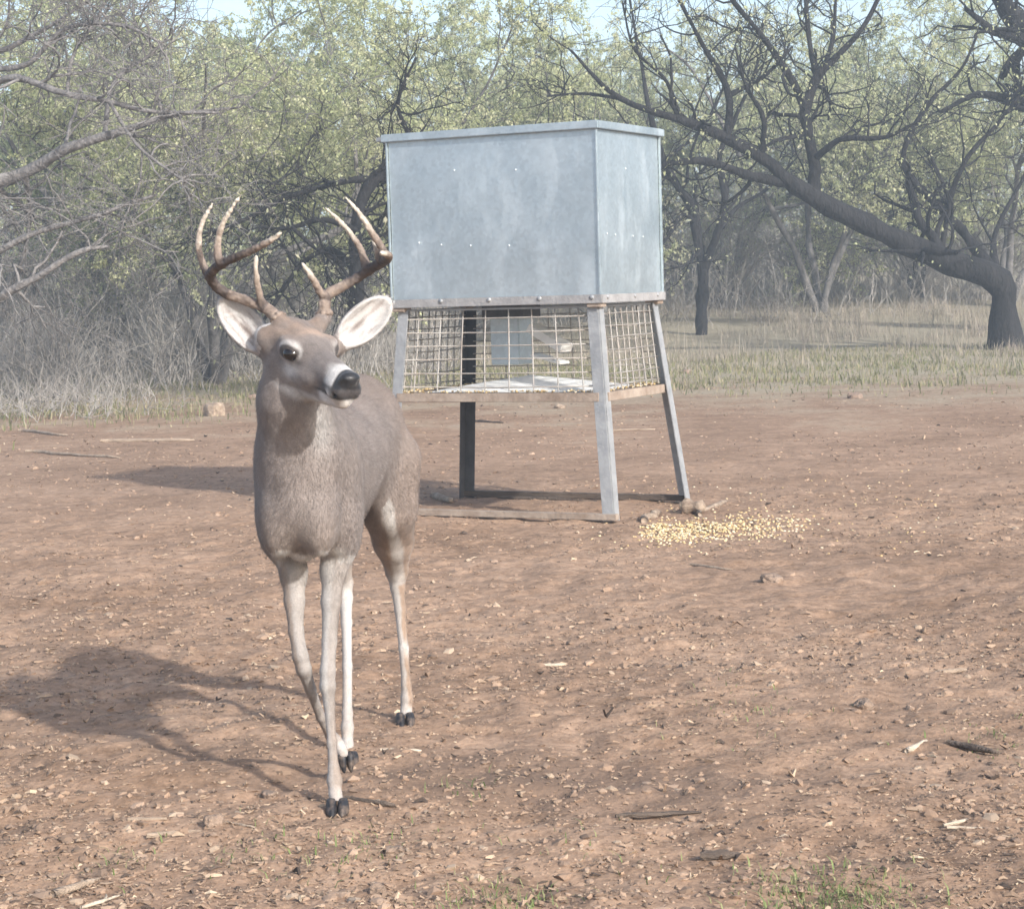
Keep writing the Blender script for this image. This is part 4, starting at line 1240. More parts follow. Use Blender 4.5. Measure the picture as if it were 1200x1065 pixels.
def build_body():
    g = SDF((-0.74, 4.34, 0.02), (-0.20, 5.66, 1.27), 0.0042)
    E = lambda t, s, z, r, k=0.06: g.ell(B(t, s, z), r, BR, k)
    # trunk
    E(0.02, 0, .745, (.19, .100, .175)); E(-.09, 0, .705, (.11, .082, .120)); E(.22, 0, .745, (.26, .118, .165)); E(.42, 0, .765, (.20, .112, .122))
    E(.52, 0, .815, (.20, .103, .118)); E(.62, 0, .825, (.15, .106, .132)); E(.03, 0, .875, (.17, .045, .06))
    for s in (-1, 1):
        E(.60, s * .060, .730, (.125, .062, .160), .05)
        E(.0, s * .080, .690, (.085, .046, .140), .032)
        E(-.03, s * .070, .640, (.06, .040, .075), .035)
    for s in (-1, 1):
        E(-.135, s * .048, .665, (.055, .044, .090), .028)            # breast muscles
    g.cone(B(.74, 0, .86), B(.80, 0, .66), .028, .018, .03)      # tail
    # neck
    n0 = B(-.02, 0, .80); n1 = unp(351, 530, 4.700); n2 = unp(344, 470, 4.650); n3 = unp(346, 425, 4.630)
    g.cone(n0, n1, .104, .086, .06); g.cone(n1, n2, .086, .076, .05); g.cone(n2, n3, .075, .064, .04); g.cone(n3, Hd(-.09, 0, 0), .062, .050, .03)
    # head
    h = lambda a, b, c, r, k=.018: g.ell(Hd(a, b, c), np.array(r) * HK, HR, k)
    h(-.060, 0, .008, (.075, .047, .050)); h(-.005, 0, .016, (.060, .043, .036)); h(-.035, 0, -.034, (.070, .033, .048), .025)
    for s in (-1, 1):
        h(.000, s * .040, .020, (.030, .015, .021), .012)
        h(.025, s * .024, -.020, (.055, .018, .022), .02)
        h(.138, s * .016, -.018, (.026, .014, .016), .010)
        g.cone(Hd(-.050, s * .030, .030), ANT[s], .024, .0170, .016)     # pedicles
        h(-.078, s * .046, .018, (.026, .022, .026), .018)                                 # ear base
    g.cone(Hd(.02, 0, -.004), Hd(.135, 0, -.006), .040 * HK, .0290 * HK, .018, squash=(HS, .84))
    g.cone(Hd(-.01, 0, -.046), Hd(.137, 0, -.034), .030 * HK, .0190 * HK, .014, squash=(HS, .9))
    h(.158, 0, .007, (.0145, .0205, .0135), .007)
    for s in (-1, 1):
        g.ell(Hd(.170, s * .0150, .003), np.array((.009, .0060, .0048)) * HK, HR, .004, sub=True)          # nostrils
        h(-.002, s * .040, .033, (.024, .009, .0045), .008)                                # brow ridge
    g.cone(Hd(.152, -.03, -.0215), Hd(.152, .03, -.0215), .0042, .0042, .003, sub=True)    # mouth
    for s in (-1, 1):
        g.cone(Hd(.155, s * .018, -.0215), Hd(.085, s * .034, -.028), .0042, .002, .003, sub=True)
    # ears: cupped shells
    for base, tip, l, w, n in (EAR_R, EAR_L):
        L = np.linalg.norm(tip - base)
        e = SDF.__new__(SDF); e.lo, e.h, e.n, e.ax = g.lo, g.h, g.n, g.ax
        e.D = np.full(g.n, 0.5, np.float32)
        c = base + l * L * .50
        R = np.stack([l, w, n], 1)
        e.ell(c, (L * .52, .0425, .030), R, .01)
        e.cone(base + l * L * .45, tip - l * .004, .030, .006, .012, squash=(n, .7))
        e.ell(c + n * .021, (L * .48, .0370, .030), R, .004, sub=True)
        hh = np.clip(0.5 + 0.5 * (g.D - e.D) / .010, 0, 1)
        g.D = (g.D * (1 - hh) + e.D * hh - .010 * hh * (1 - hh)).astype(np.float32)
        g.cone(base - l * .015, base + l * .030 - n * .010, .022, .020, .012)
    # legs
    for kx, (P, r) in LP.items():
        k = .030
        for i in range(len(P) - 1):
            g.cone(P[i], P[i + 1], r[i] * .88, r[i + 1] * .88, (.030, .020, .012)[min(i, 2)] if i < 3 else .008)
    for kx, sgn in (('hl', 1), ('hr', -1)):                       # point of the hock
        P, r = LP[kx]
        g.cone(P[3], P[3] + np.array([0, .030, .030]), r[3] * .8, .011, .015)
        g.cone(P[3] + np.array([0, .030, .030]), P[1] + np.array([0, .06, -.02]), .011, .03, .015)
    for kx in ('fl', 'fr'):                                       # dew claws
        P, r = LP[kx]
        g.ell(P[8] + np.array([.007, .016, -.004]), (.007, .008, .009), None, .006); g.ell(P[8] + np.array([-.007, .016, -.004]), (.007, .008, .009), None, .006)
    # brisket tuft between the fore legs
    g.ell(unp(355, 648, 4.71), (.026, .03, .018), None, .025)
    V, Q = g.mesh()
    for _ in range(2):                                            # light relaxation
        A = np.zeros_like(V); c = np.zeros(len(V))
        for i in range(4):
            for j in (1, 3):
                np.add.at(A, Q[:, i], V[Q[:, (i + j) % 4]]); np.add.at(c, Q[:, i], 1)
        V = V * .5 + .5 * A / c[:, None]
    return V, Q

def seg_d(V, P):
    """distance to a polyline and parameter along it"""
    best = np.full(len(V), 9.0); par = np.zeros(len(V)); off = np.zeros((len(V), 3))
    for i in range(len(P) - 1):
        ab = P[i + 1] - P[i]
        t = np.clip(((V - P[i]) @ ab) / (ab @ ab), 0, 1)
        o = V - P[i] - t[:, None] * ab
        d = np.linalg.norm(o, axis=1)
        m = d < best
        best[m] = d[m]; par[m] = (i + t)[m]; off[m] = o[m]
    return best, par, off

def coat(V, N):
    """coat colour at each point, and the lie of the hair"""
    n1 = vnoise(V * 38, 3); n2 = vnoise(V * 14, 4); n3 = vnoise(V * 110, 5)
    grey = np.array([0.185, 0.156, 0.141]); warm = np.array([0.225, 0.168, 0.133]); white = np.array([0.50, 0.482, 0.462]); dark = np.array([0.055, 0.045, 0.042])
    rel = V - np.array([DS[0], DS[1], 0])
    t = rel @ DU; s = rel @ DV; z = V[:, 2]
    H = (V - E0) @ HR / HK
    C = np.tile(grey, (len(V), 1))
    def put(col, m):
        nonlocal C
        m = np.clip(m, 0, 1)[:, None]
        C = C * (1 - m) + np.asarray(col) * m
    put(warm, sstep(.45, .7, t) * .7)
    put([0.165, 0.128, 0.105], sstep(.84, .93, z) * sstep(.0, .2, t) * .6)
    put([0.25, 0.205, 0.175], sstep(.70, .60, z) * sstep(-.05, -.15, t) * .5)      # brisket
    put(white, sstep(.620, .575, z + .012 * n2) * sstep(.06, .14, t) * sstep(.42, .36, t) * sstep(.48, .54, z))   # belly
    put(white, sstep(.045, .02, np.abs(s)) * sstep(.72, .76, t) * .9)             # rump and under tail
    legm_f = sstep(.60, .52, z + 0.01 * n2); legm_h = sstep(.62, .40, z + 0.015 * n2)
    # legs: pale inside and front, tan outside
    dist = np.full(len(V), 9.0)
    for kx, (P, r) in LP.items():
        d, par, off = seg_d(V, P)
        m = d < (.055 if kx[0] == 'f' else .11)
        near = m & (d < dist)
        dist = np.where(near, d, dist)
        sg = 1 if kx[1] == 'l' else -1
        side = (N @ DV) * sg                      # outward
        frontness = -(N @ DU)
        w = (legm_f if kx[0] == 'f' else legm_h) * near
        tan = np.array([0.27, 0.195, 0.145]) if kx[0] == 'h' else np.array([0.205, 0.170, 0.146])
        put(tan, w)
        inner = sstep(.25, -.25, side - .30 * (frontness if kx[0] == 'h' else frontness * .5) + .25 * n1)
        put(white * .85, w * inner * ((.55 if kx == 'fl' else .38) if kx[0] == 'f' else sstep(.45, .36, z) * .85))
        if kx == 'hr': put(white * .85, w * .62 * sstep(-.1, .5, frontness + .2 * n1))
        if kx == 'fl': put(white * .80, w * .28 * sstep(-.1, .5, frontness + .4 * n2))
        if kx == 'hl':
            SP = np.array([unp(453, 586, 5.36), unp(460, 612, 5.40), unp(466, 645, 5.46), unp(468, 680, 5.53)])
            ds = seg_d(V * [1, .15, 1], SP * [1, .15, 1])[0]
            put(white * .95, sstep(.021, .009, ds + .006 * n2 + .004 * n1) * (N[:, 1] < .1) * near * (z < .70) * (.8 + .3 * n1))
        if kx == 'fr': put([0.26, 0.205, 0.165], w * sstep(.0, .5, side + .2 * n1) * .8)
        last = len(P) - 1
        put(white * .95, w * sstep(last - 1.6, last - .9, par) * sstep(.0, .5, frontness + .3 + .3 * n1))
        if kx == 'hl':
            g0 = np.exp(-(np.linalg.norm(V - (P[3] - DV * .025), axis=1) / .020) ** 2); put(dark * 1.5, g0 * 1.2)
            g0 = np.exp(-(np.linalg.norm(V - (P[6] + DV * .015), axis=1) / .022) ** 2); put(white, g0)
    # armpit fringe
    arm = np.exp(-((V[:, 2] - (.575 + .008 * n2)) / .012) ** 2) * (t < .05) * (t > -.22)
    put(white * .85, arm * .55 * np.clip(.5 + 1.2 * n1, 0, 1))
    for kx in ('fl', 'fr'):                                       # pale hair edging the tops of the fore legs
        c0 = LP[kx][0][1] + np.array([0, 0, .010])
        q = V - c0; rr = np.hypot(q[:, 0], q[:, 2])
        put(white * .95, np.exp(-((rr - .043 - .006 * n2) / .0100) ** 2) * sstep(.0, .012, q[:, 2]) * (t < .02) * (q[:, 2] < .06) * .8 * np.clip(.75 + .8 * n1, 0, 1))
    FP = np.array([unp(*q, 4.69) for q in ((318, 654), (326, 646), (338, 646), (347, 652), (358, 655), (368, 650), (380, 646), (392, 650), (398, 660))])
    ds = seg_d(V * [1, .12, 1], FP * [1, .12, 1])[0]
    put(white * .95, sstep(.014, .004, ds + .004 * n1) * (t < .04) * (N[:, 1] < .5))
    # throat and neck
    thr = np.exp(-(np.linalg.norm((V - unp(377, 500, 4.58)) * np.array([1, .35, .45]), axis=1) / .026) ** 2)
    put(white * .80, thr * (V[:, 2] < 1.0) * .9)
    # head
    hdist = seg_d(V, np.array([Hd(-.085, 0, .005), Hd(.15, 0, -.012)]))[0] / HK
    hd = (hdist < .068) & (V[:, 1] < 4.66)
    hm = sstep(.080, .066, hdist)
    put([0.160, 0.138, 0.127], hm * sstep(-.14, -.10, H[:, 0]) * sstep(.1, .05, np.abs(H[:, 1])) * .8)
    put([0.180, 0.132, 0.102], hm * (.75 + .4 * n1) * sstep(.018, .040, H[:, 2] + .006 * n1) * sstep(.03, -.02, H[:, 0]))           # rusty crown
    put([0.30, 0.215, 0.160], hm * np.exp(-((H[:, 0] - .0) / .028) ** 2) * sstep(.03, .05, H[:, 2]) * (0.5 + .5 * n1))
    put([0.115, 0.098, 0.090], hm * sstep(.02, .06, H[:, 0]) * sstep(.015, .03, H[:, 2]) * .8)                    # bridge
    for sg in (-1, 1):
        ey = np.array([.012, sg * .0445, .016])
        q = (H - ey) * np.array([1, .7, 1])
        rr = np.linalg.norm(q * np.array([.80, 1, 1.0]), axis=1)
        ring = sstep(.0245, .0195, rr + .003 * n1) * sstep(-.006, .006, q[:, 2] + .3 * q[:, 0])
        put(white * .80, hm * ring * (np.sign(H[:, 1]) == sg) * (.62 if sg < 0 else .3))
        put(white * .85, hm * np.exp(-(np.linalg.norm((H - np.array([.012, sg * .042, -.015])) * np.array([.85, .5, .95]), axis=1) / .0180) ** 2) * (np.sign(H[:, 1]) == sg))
        put([0.05, 0.042, 0.040], hm * sstep(.0185, .0150, np.linalg.norm((H - ey - np.array([0.001, 0, .002])) * np.array([.78, .6, 1.1]), axis=1)) * (np.sign(H[:, 1]) == sg))
        put([0.06, 0.05, 0.047], hm * np.exp(-(np.linalg.norm((H - np.array([.036, sg * .034, .004])) * np.array([.7, .5, 1.5]), axis=1) / .011) ** 2) * .8)
    # muzzle: white band behind the nose, dark patch, white chin
    put(white, hm * sstep(.104, .126, H[:, 0] + .010 * n1 + .006 * n2) * sstep(.150, .143, H[:, 0]) * sstep(-.018, -.008, H[:, 2]) * .92)
    put([0.050, 0.044, 0.044], hm * sstep(.100, .112, H[:, 0] + .004 * n1) * sstep(-.006, -.012, H[:, 2] + .003 * n1) * sstep(-.030, -.024, H[:, 2]))
    put([0.075, 0.064, 0.062], hm * sstep(.088, .098, H[:, 0] + .004 * n1) * sstep(.118, .110, H[:, 0]) * sstep(-.006, -.014, H[:, 2]) * sstep(-.034, -.024, H[:, 2]) * .6)
    put(white * .98, hm * sstep(.085, .105, H[:, 0] + .006 * n1) * sstep(-.026, -.032, H[:, 2]))
    put(white * .85, hm * sstep(-.040, -.056, H[:, 2] + .006 * n2) * sstep(-.06, .0, H[:, 0]) * .85)
    nose = hm * sstep(.143, .148, H[:, 0] + .002 * n1) * sstep(-.013, -.009, H[:, 2])
    put([0.020, 0.020, 0.022], nose)
    put([0.03, 0.027, 0.027], hm * sstep(.075, .09, H[:, 0]) * np.exp(-((H[:, 2] + .0275 + .02 * np.clip(.15 - H[:, 0], 0, 1)) / .0030) ** 2))
    put(white, hm * np.exp(-(np.linalg.norm((H - np.array([.136, -.028, -.021])) * np.array([1, .6, 1]), axis=1) / .0085) ** 2))
    # ears: white inside with darker hair, dark rim, brown back
    for base, tip, l, w, n in (EAR_R, EAR_L):
        L = np.linalg.norm(tip - base)
        q = V - base; a = (q @ l) / L; b = (q @ w); c = q @ n
        em = (a > .04) & (a < 1.06) & (np.abs(b) < .05) & (np.abs(c) < .05)
        put([0.17, 0.14, 0.12], em * 1.0)
        inside = em * sstep(.05, .40, N @ n)
        put([0.44, 0.42, 0.405], inside)
        streak = vnoise(np.stack([a * 5 + b * 12, b * 200, c * 30], 1), 8)
        put([0.29, 0.25, 0.23], inside * sstep(.15, .6, streak + .3 * n1) * .75)
        put([0.11, 0.085, 0.075], inside * np.exp(-((b + .004) / .007) ** 2) * sstep(.15, .25, a) * sstep(.62, .45, a) * (.4 + .5 * np.clip(n1 + .4, 0, 1)))
        put([0.055, 0.047, 0.044], em * sstep(.25, .0, np.abs(N @ n)) * sstep(.022, .030, np.hypot(b, (a - .5) * .07)) * sstep(.2, .5, a) * .9)
    hs = vnoise(np.stack([H[:, 0] * 45, H[:, 1] * 260, H[:, 2] * 260], 1), 12)
    C = C * (1 + .10 * n1 + .10 * n3 + .08 * n2 + .16 * hs * hm)[:, None]
    dust = sstep(.30, .03, z)[:, None] * (.35 + .25 * n1[:, None]); C = C * (1 - dust) + np.array([.26, .19, .14]) * dust
    # hair direction
    flow = np.tile(DU * .8 - DZ * .6, (len(V), 1))
    flow[(t < 0) & (z > .6)] = np.array([0, .25, -1.0])
    flow[z < .56] = np.array([0, .1, -1.0])
    flow[hd] = -HF * 1.0 - HU * .15
    for base, tip, l, w, n in (EAR_R, EAR_L):
        q = V - base; a = (q @ l) / np.linalg.norm(tip - base)
        em = (a > .04) & (a < 1.06) & (np.abs(q @ w) < .05) & (np.abs(q @ n) < .05)
        flow[em] = l
    # where hair is very short
    short = np.clip(1 - .75 * hm - .5 * (z < .5), .2, 1) * (1 - nose)
    for sg in (-1, 1):
        short = short * (np.linalg.norm(H - np.array([.0145, sg * .0445, .016]), axis=1) > .021)
    return C, flow, short, nose

def deer():
    V, Q = build_body()
    N, A = vert_normals(V, Q)
    C, flow, short, nose = coat(V, N)
    root_l = np.array([-0.43, 5.05, 0.0])
    t = thing('whitetail_buck', 'grey-brown antlered buck walking towards the camera in front of the feeder', 'deer', root_l)
    me = mesh_np('body', V - root_l, Q, smooth=True)
    set_tint(me, C)
    m, nt, b = mat_new('deer_coat')
    a = node(nt, 'ShaderNodeAttribute', attribute_name='tint')
    n = node(nt, 'ShaderNodeTexNoise', Scale=260.0, Detail=3.0)
    nt.links.new(coords(nt), n.inputs['Vector'])
    r = ramp(nt, [(0.3, (0.88, 0.88, 0.88)), (0.7, (1.10, 1.10, 1.10))]); nt.links.new(n.outputs['Fac'], r.inputs[0])
    nt.links.new(mixc(nt, a.outputs['Color'], r.outputs[0], 1.0, 'MULTIPLY'), b.inputs['Base Color'])
    b.inputs['Roughness'].default_value = .75
    b.inputs['Sheen Weight'].default_value = .12
    # the bare skin of the nose is moist
    lum = node(nt, 'ShaderNodeSeparateColor'); nt.links.new(a.outputs['Color'], lum.inputs[0])
    mr = node(nt, 'ShaderNodeMapRange'); mr.inputs[1].default_value = .02; mr.inputs[2].default_value = .05; mr.inputs[3].default_value = .34; mr.inputs[4].default_value = .78
    nt.links.new(lum.outputs[0], mr.inputs[0]); nt.links.new(mr.outputs[0], b.inputs['Roughness'])
    bp = node(nt, 'ShaderNodeBump', Strength=.5, Distance=.002); nt.links.new(n.outputs['Fac'], bp.inputs['Height']); nt.links.new(bp.outputs[0], b.inputs['Normal'])
    body = obj('body', me, m, t)
    # short coat: fine blades lying along the body
    r_ = np.random.default_rng(2)
    NB = 170000
    fi = r_.choice(len(Q), NB, p=A / A.sum())
    w = r_.dirichlet((1, 1, 1, 1), NB)
    P = (V[Q[fi]] * w[..., None]).sum(1); n_ = nrm((N[Q[fi]] * w[..., None]).sum(1)); c_ = (C[Q[fi]] * w[..., None]).sum(1)
    fl = flow[Q[fi, 0]]; sh = short[Q[fi, 0]]
    keep = sh > .12
    P, n_, c_, fl, sh = P[keep], n_[keep], c_[keep], fl[keep], sh[keep]; NB = len(P)
    tg = nrm(fl - (fl * n_).sum(1, keepdims=True) * n_ + r_.normal(0, .22, (NB, 3)))
    L = (r_.uniform(.007, .015, NB) * sh)[:, None]
    sd = nrm(np.cross(tg, n_)) * (.00062 * (.6 + .4 * sh))[:, None]
    tipp = P + tg * L + n_ * L * r_.uniform(.10, .24, (NB, 1))
    VV = np.stack([P - sd - n_ * .001, P + sd - n_ * .001, tipp], 1).reshape(-1, 3)
    fm = mesh_np('coat_hair', VV - root_l, tris=np.arange(NB * 3).reshape(-1, 3))
    set_tint(fm, np.repeat(c_ * r_.uniform(.93, 1.08, (NB, 1)), 3, 0))
    na = fm.attributes.new('skin_normal', 'FLOAT_VECTOR', 'POINT'); na.data.foreach_set('vector', np.repeat(n_, 3, 0).astype(np.float32).ravel())
    m2, nt, b = mat_new('coat_hair')
    a = node(nt, 'ShaderNodeAttribute', attribute_name='tint'); nt.links.new(a.outputs['Color'], b.inputs['Base Color'])
    a2 = node(nt, 'ShaderNodeAttribute', attribute_name='skin_normal'); nt.links.new(a2.outputs['Vector'], b.inputs['Normal'])
    b.inputs['Roughness'].default_value = .7; b.inputs['Specular IOR Level'].default_value = .2
    ho = obj('coat_hair', fm, m2, t)
    # eyes
    em, nt, b = mat_new('deer_eye')
    b.inputs['Base Color'].default_value = (0.010, 0.007, 0.006, 1); b.inputs['Roughness'].default_value = .08; b.inputs['Specular IOR Level'].default_value = .6
    for s in (-1, 1):
        bm = bmesh.new(); bmesh.ops.create_uvsphere(bm, u_segments=24, v_segments=16, radius=.0158 * HK)
        e = bpy.data.meshes.new('eye'); bm.to_mesh(e); bm.free()
        for p in e.polygons: p.use_smooth = True
        eo = obj('eye', e, em, t, Hd(.0145 if s < 0 else .006, s * (.0408 if s < 0 else .0385), .0160) - root_l)
        eo.rotation_mode = 'QUATERNION'; eo.rotation_quaternion = Matrix(HR.tolist()).to_quaternion(); eo.scale = (1.06, 1.0, .84)
    # antlers
    am, nt, b = mat_new('antler')
    at_ = node(nt, 'ShaderNodeAttribute', attribute_name='tint')
    n = node(nt, 'ShaderNodeTexNoise', Scale=90.0, Detail=5.0); nt.links.new(coords(nt), n.inputs['Vector'])
    r = ramp(nt, [(0.3, (0.75, 0.73, 0.7)), (0.7, (1.15, 1.15, 1.15))]); nt.links.new(n.outputs['Fac'], r.inputs[0])
    nt.links.new(mixc(nt, at_.outputs['Color'], r.outputs[0], 1.0, 'MULTIPLY'), b.inputs['Base Color'])
    b.inputs['Roughness'].default_value = .65
    bp = node(nt, 'ShaderNodeBump', Strength=.6, Distance=.003); nt.links.new(n.outputs['Fac'], bp.inputs['Height']); nt.links.new(bp.outputs[0], b.inputs['Normal'])
    Z = lambda x, y, Y: unp(200 + x / 3.673, 210 + y / 3.673, Y)
    yb = float(Hd(-.06, 0, .066)[1])
    AR = dict(beam=[(468, 608, 0, .0165), (440, 580, .010, .0165), (395, 548, .022, .0150), (320, 520, .030, .0140), (235, 490, .032, .0135), (185, 448, .020, .0135), (172, 408, -.015, .0135),
                    (215, 368, -.060, .0125), (300, 328, -.105, .0110), (385, 290, -.135, .0085), (440, 258, -.150, .0062), (474, 232, -.158, .0030)],
              tines=[[(400, 552, .018, .0115), (385, 510, .010, .0090), (372, 440, .000, .0072), (366, 385, -.004, .0055), (368, 330, -.004, .0028)],
                     [(172, 420, .000, .0130), (142, 375, .012, .0095), (120, 285, .020, .0080), (133, 195, .022, .0065), (180, 106, .015, .0028)],
                     [(225, 365, -.065, .0120), (203, 330, -.066, .0095), (204, 260, -.066, .0082), (235, 170, -.070, .0068), (302, 68, -.080, .0028)]])
    AL = dict(beam=[(662, 590, .055, .0165), (660, 545, .058, .0165), (672, 500, .066, .0150), (720, 472, .078, .0140), (790, 432, .085, .0135), (860, 388, .075, .0135), (905, 362, .045, .0130),
                    (930, 345, .005, .0120), (938, 330, -.040, .0100), (925, 322, -.085, .0075), (905, 318, -.110, .0035)],
              tines=[[(668, 512, .062, .0115), (640, 480, .050, .0095), (612, 430, .040, .0072), (590, 395, .036, .0055), (566, 362, .034, .0028)],
                     [(845, 395, .080, .0125), (835, 350, .084, .0095), (805, 280, .088, .0080), (745, 200, .090, .0065), (664, 122, .088, .0028)],
                     [(930, 348, .010, .0120), (905, 290, .006, .0095), (868, 235, .002, .0082), (825, 165, -.002, .0068), (752, 78, -.008, .0028)],
                     [(905, 355, .035, .0105), (890, 310, .034, .0075), (872, 262, .034, .0030)]])
    for spec, ctr in ((AR, -1), (AL, 1)):
        lines = []
        for ln in [spec['beam']] + spec['tines']:
            P = np.array([Z(a, b_, yb + c) for a, b_, c, d in ln]); R_ = np.array([d for *_, d in ln]) * .72
            lines.append((catmull(P, len(P) * 4), np.interp(np.linspace(0, len(P) - 1, len(P) * 4), np.arange(len(P)), R_), len(lines) > 0))
        allp = np.concatenate([l[0] for l in lines])
        g = SDF(allp.min(0) - .03, allp.max(0) + .03, .0026)
        for P, R_, tine in lines:
            g.chain(P, R_, .006)
        # burr at the base
        p0, p1 = lines[0][0][0], lines[0][0][1]
        for i in range(9):
            a_ = i / 9 * 2 * math.pi; d = nrm(lines[0][0][4] - p0); x = nrm(np.cross(d, [0, 1, 0])); y = np.cross(d, x)
            g.ell(p0 + d * .006 + .0155 * (x * math.cos(a_) + y * math.sin(a_)), (.0062,) * 3, None, .004)
        Va, Qa = g.mesh()
        Na, _ = vert_normals(Va, Qa)
        Va = Va + Na * (.0013 * vnoise(Va * 130, 31) + .0010 * vnoise(Va * 300, 32))[:, None]
        dist = np.full(len(Va), 9.0); tipf = np.zeros(len(Va))
        for P, R_, tine in lines:
            d, par, off = seg_d(Va, P)
            m_ = d < dist
            f = par / (len(P) - 1)
            tipf[m_] = (f if tine else sstep(.72, 1.0, f) * .9 + np.where(f < .35, .30, 0))[m_]; dist[m_] = d[m_]
        dk = np.array([0.085, 0.068, 0.062]); md = np.array([0.235, 0.185, 0.152]); lt = np.array([0.52, 0.47, 0.40])
        f = np.clip(tipf + .16 * vnoise(Va * 60, 9) + .10 * vnoise(Va * 200, 10), 0, 1)[:, None]
        c = np.where(f < .4, dk + (md - dk) * f / .4, md + (lt - md) * (f - .4) / .6)
        am_ = mesh_np('antler', Va - root_l, Qa, smooth=True); set_tint(am_, c)
        obj('antler', am_, am, t)
    # cloven hooves
    hm_, nt, b = mat_new('hoof')
    hn = node(nt, 'ShaderNodeTexNoise', Scale=60.0, Detail=6.0); nt.links.new(coords(nt), hn.inputs['Vector'])
    hr_ = ramp(nt, [(0.42, (0.020, 0.020, 0.023)), (0.70, (0.14, 0.105, 0.082))]); nt.links.new(hn.outputs['Fac'], hr_.inputs[0]); nt.links.new(hr_.outputs[0], b.inputs['Base Color']); b.inputs['Roughness'].default_value = .55
    def hoof(P, pitch, yaw, s=1.0):
        mb = MB()
        for sx in (-1, 1):
            k = 14; ang = np.linspace(0, 2 * math.pi, k + 1)[:-1]
            rings = []
            for z, fr, bk, wd in ((.000, .050, -.016, .0150), (.006, .047, -.018, .0152), (.016, .036, -.019, .0145), (.026, .024, -.018, .0130), (.034, .012, -.014, .0100)):
                cx = np.cos(ang); sy = np.sin(ang)
                yy = np.where(cx > 0, fr, -bk) * cx
                xx = wd * np.sign(sy) * np.abs(sy) ** .8 * np.where(cx > 0, 1 - .45 * cx ** 2, 1)
                rings.append(np.stack([xx + sx * (.0148 - .003 * np.clip(cx, 0, 1)), -yy, np.full(k, z)], 1))
            V_ = np.concatenate(rings) * s
            q = []
            for i in range(4):
                a_ = i * k + np.arange(k); b_ = i * k + (np.arange(k) + 1) % k
                q.append(np.stack([a_, b_, b_ + k, a_ + k], 1))
            top = V_[-k:].mean(0); bot = V_[:k].mean(0)
            tr = [[4 * k + i, 4 * k + (i + 1) % k, 5 * k] for i in range(k)] + [[(i + 1) % k, i, 5 * k + 1] for i in range(k)]
            mb.add(np.vstack([V_, top, bot]), np.concatenate(q), tr)
        o = mb.build('hoof', hm_, t, smooth=True)
        o.location = P - root_l; o.rotation_euler = (pitch, 0, yaw)
        return o
    def on(px, py):
        p = gnd(px, py); p[2] = hz(p[0], p[1]) - .004; return p
    hoof(on(395.5, 953), 0, .05, .92)
    hoof(on(475, 848), 0, .1, .92)
    hoof(on(408, 893), 0, .0, .92)
    P = LP['fr'][0]; hoof(P[-1] + np.array([.003, .012, -.020]), math.radians(48), .35, .72)
deer()
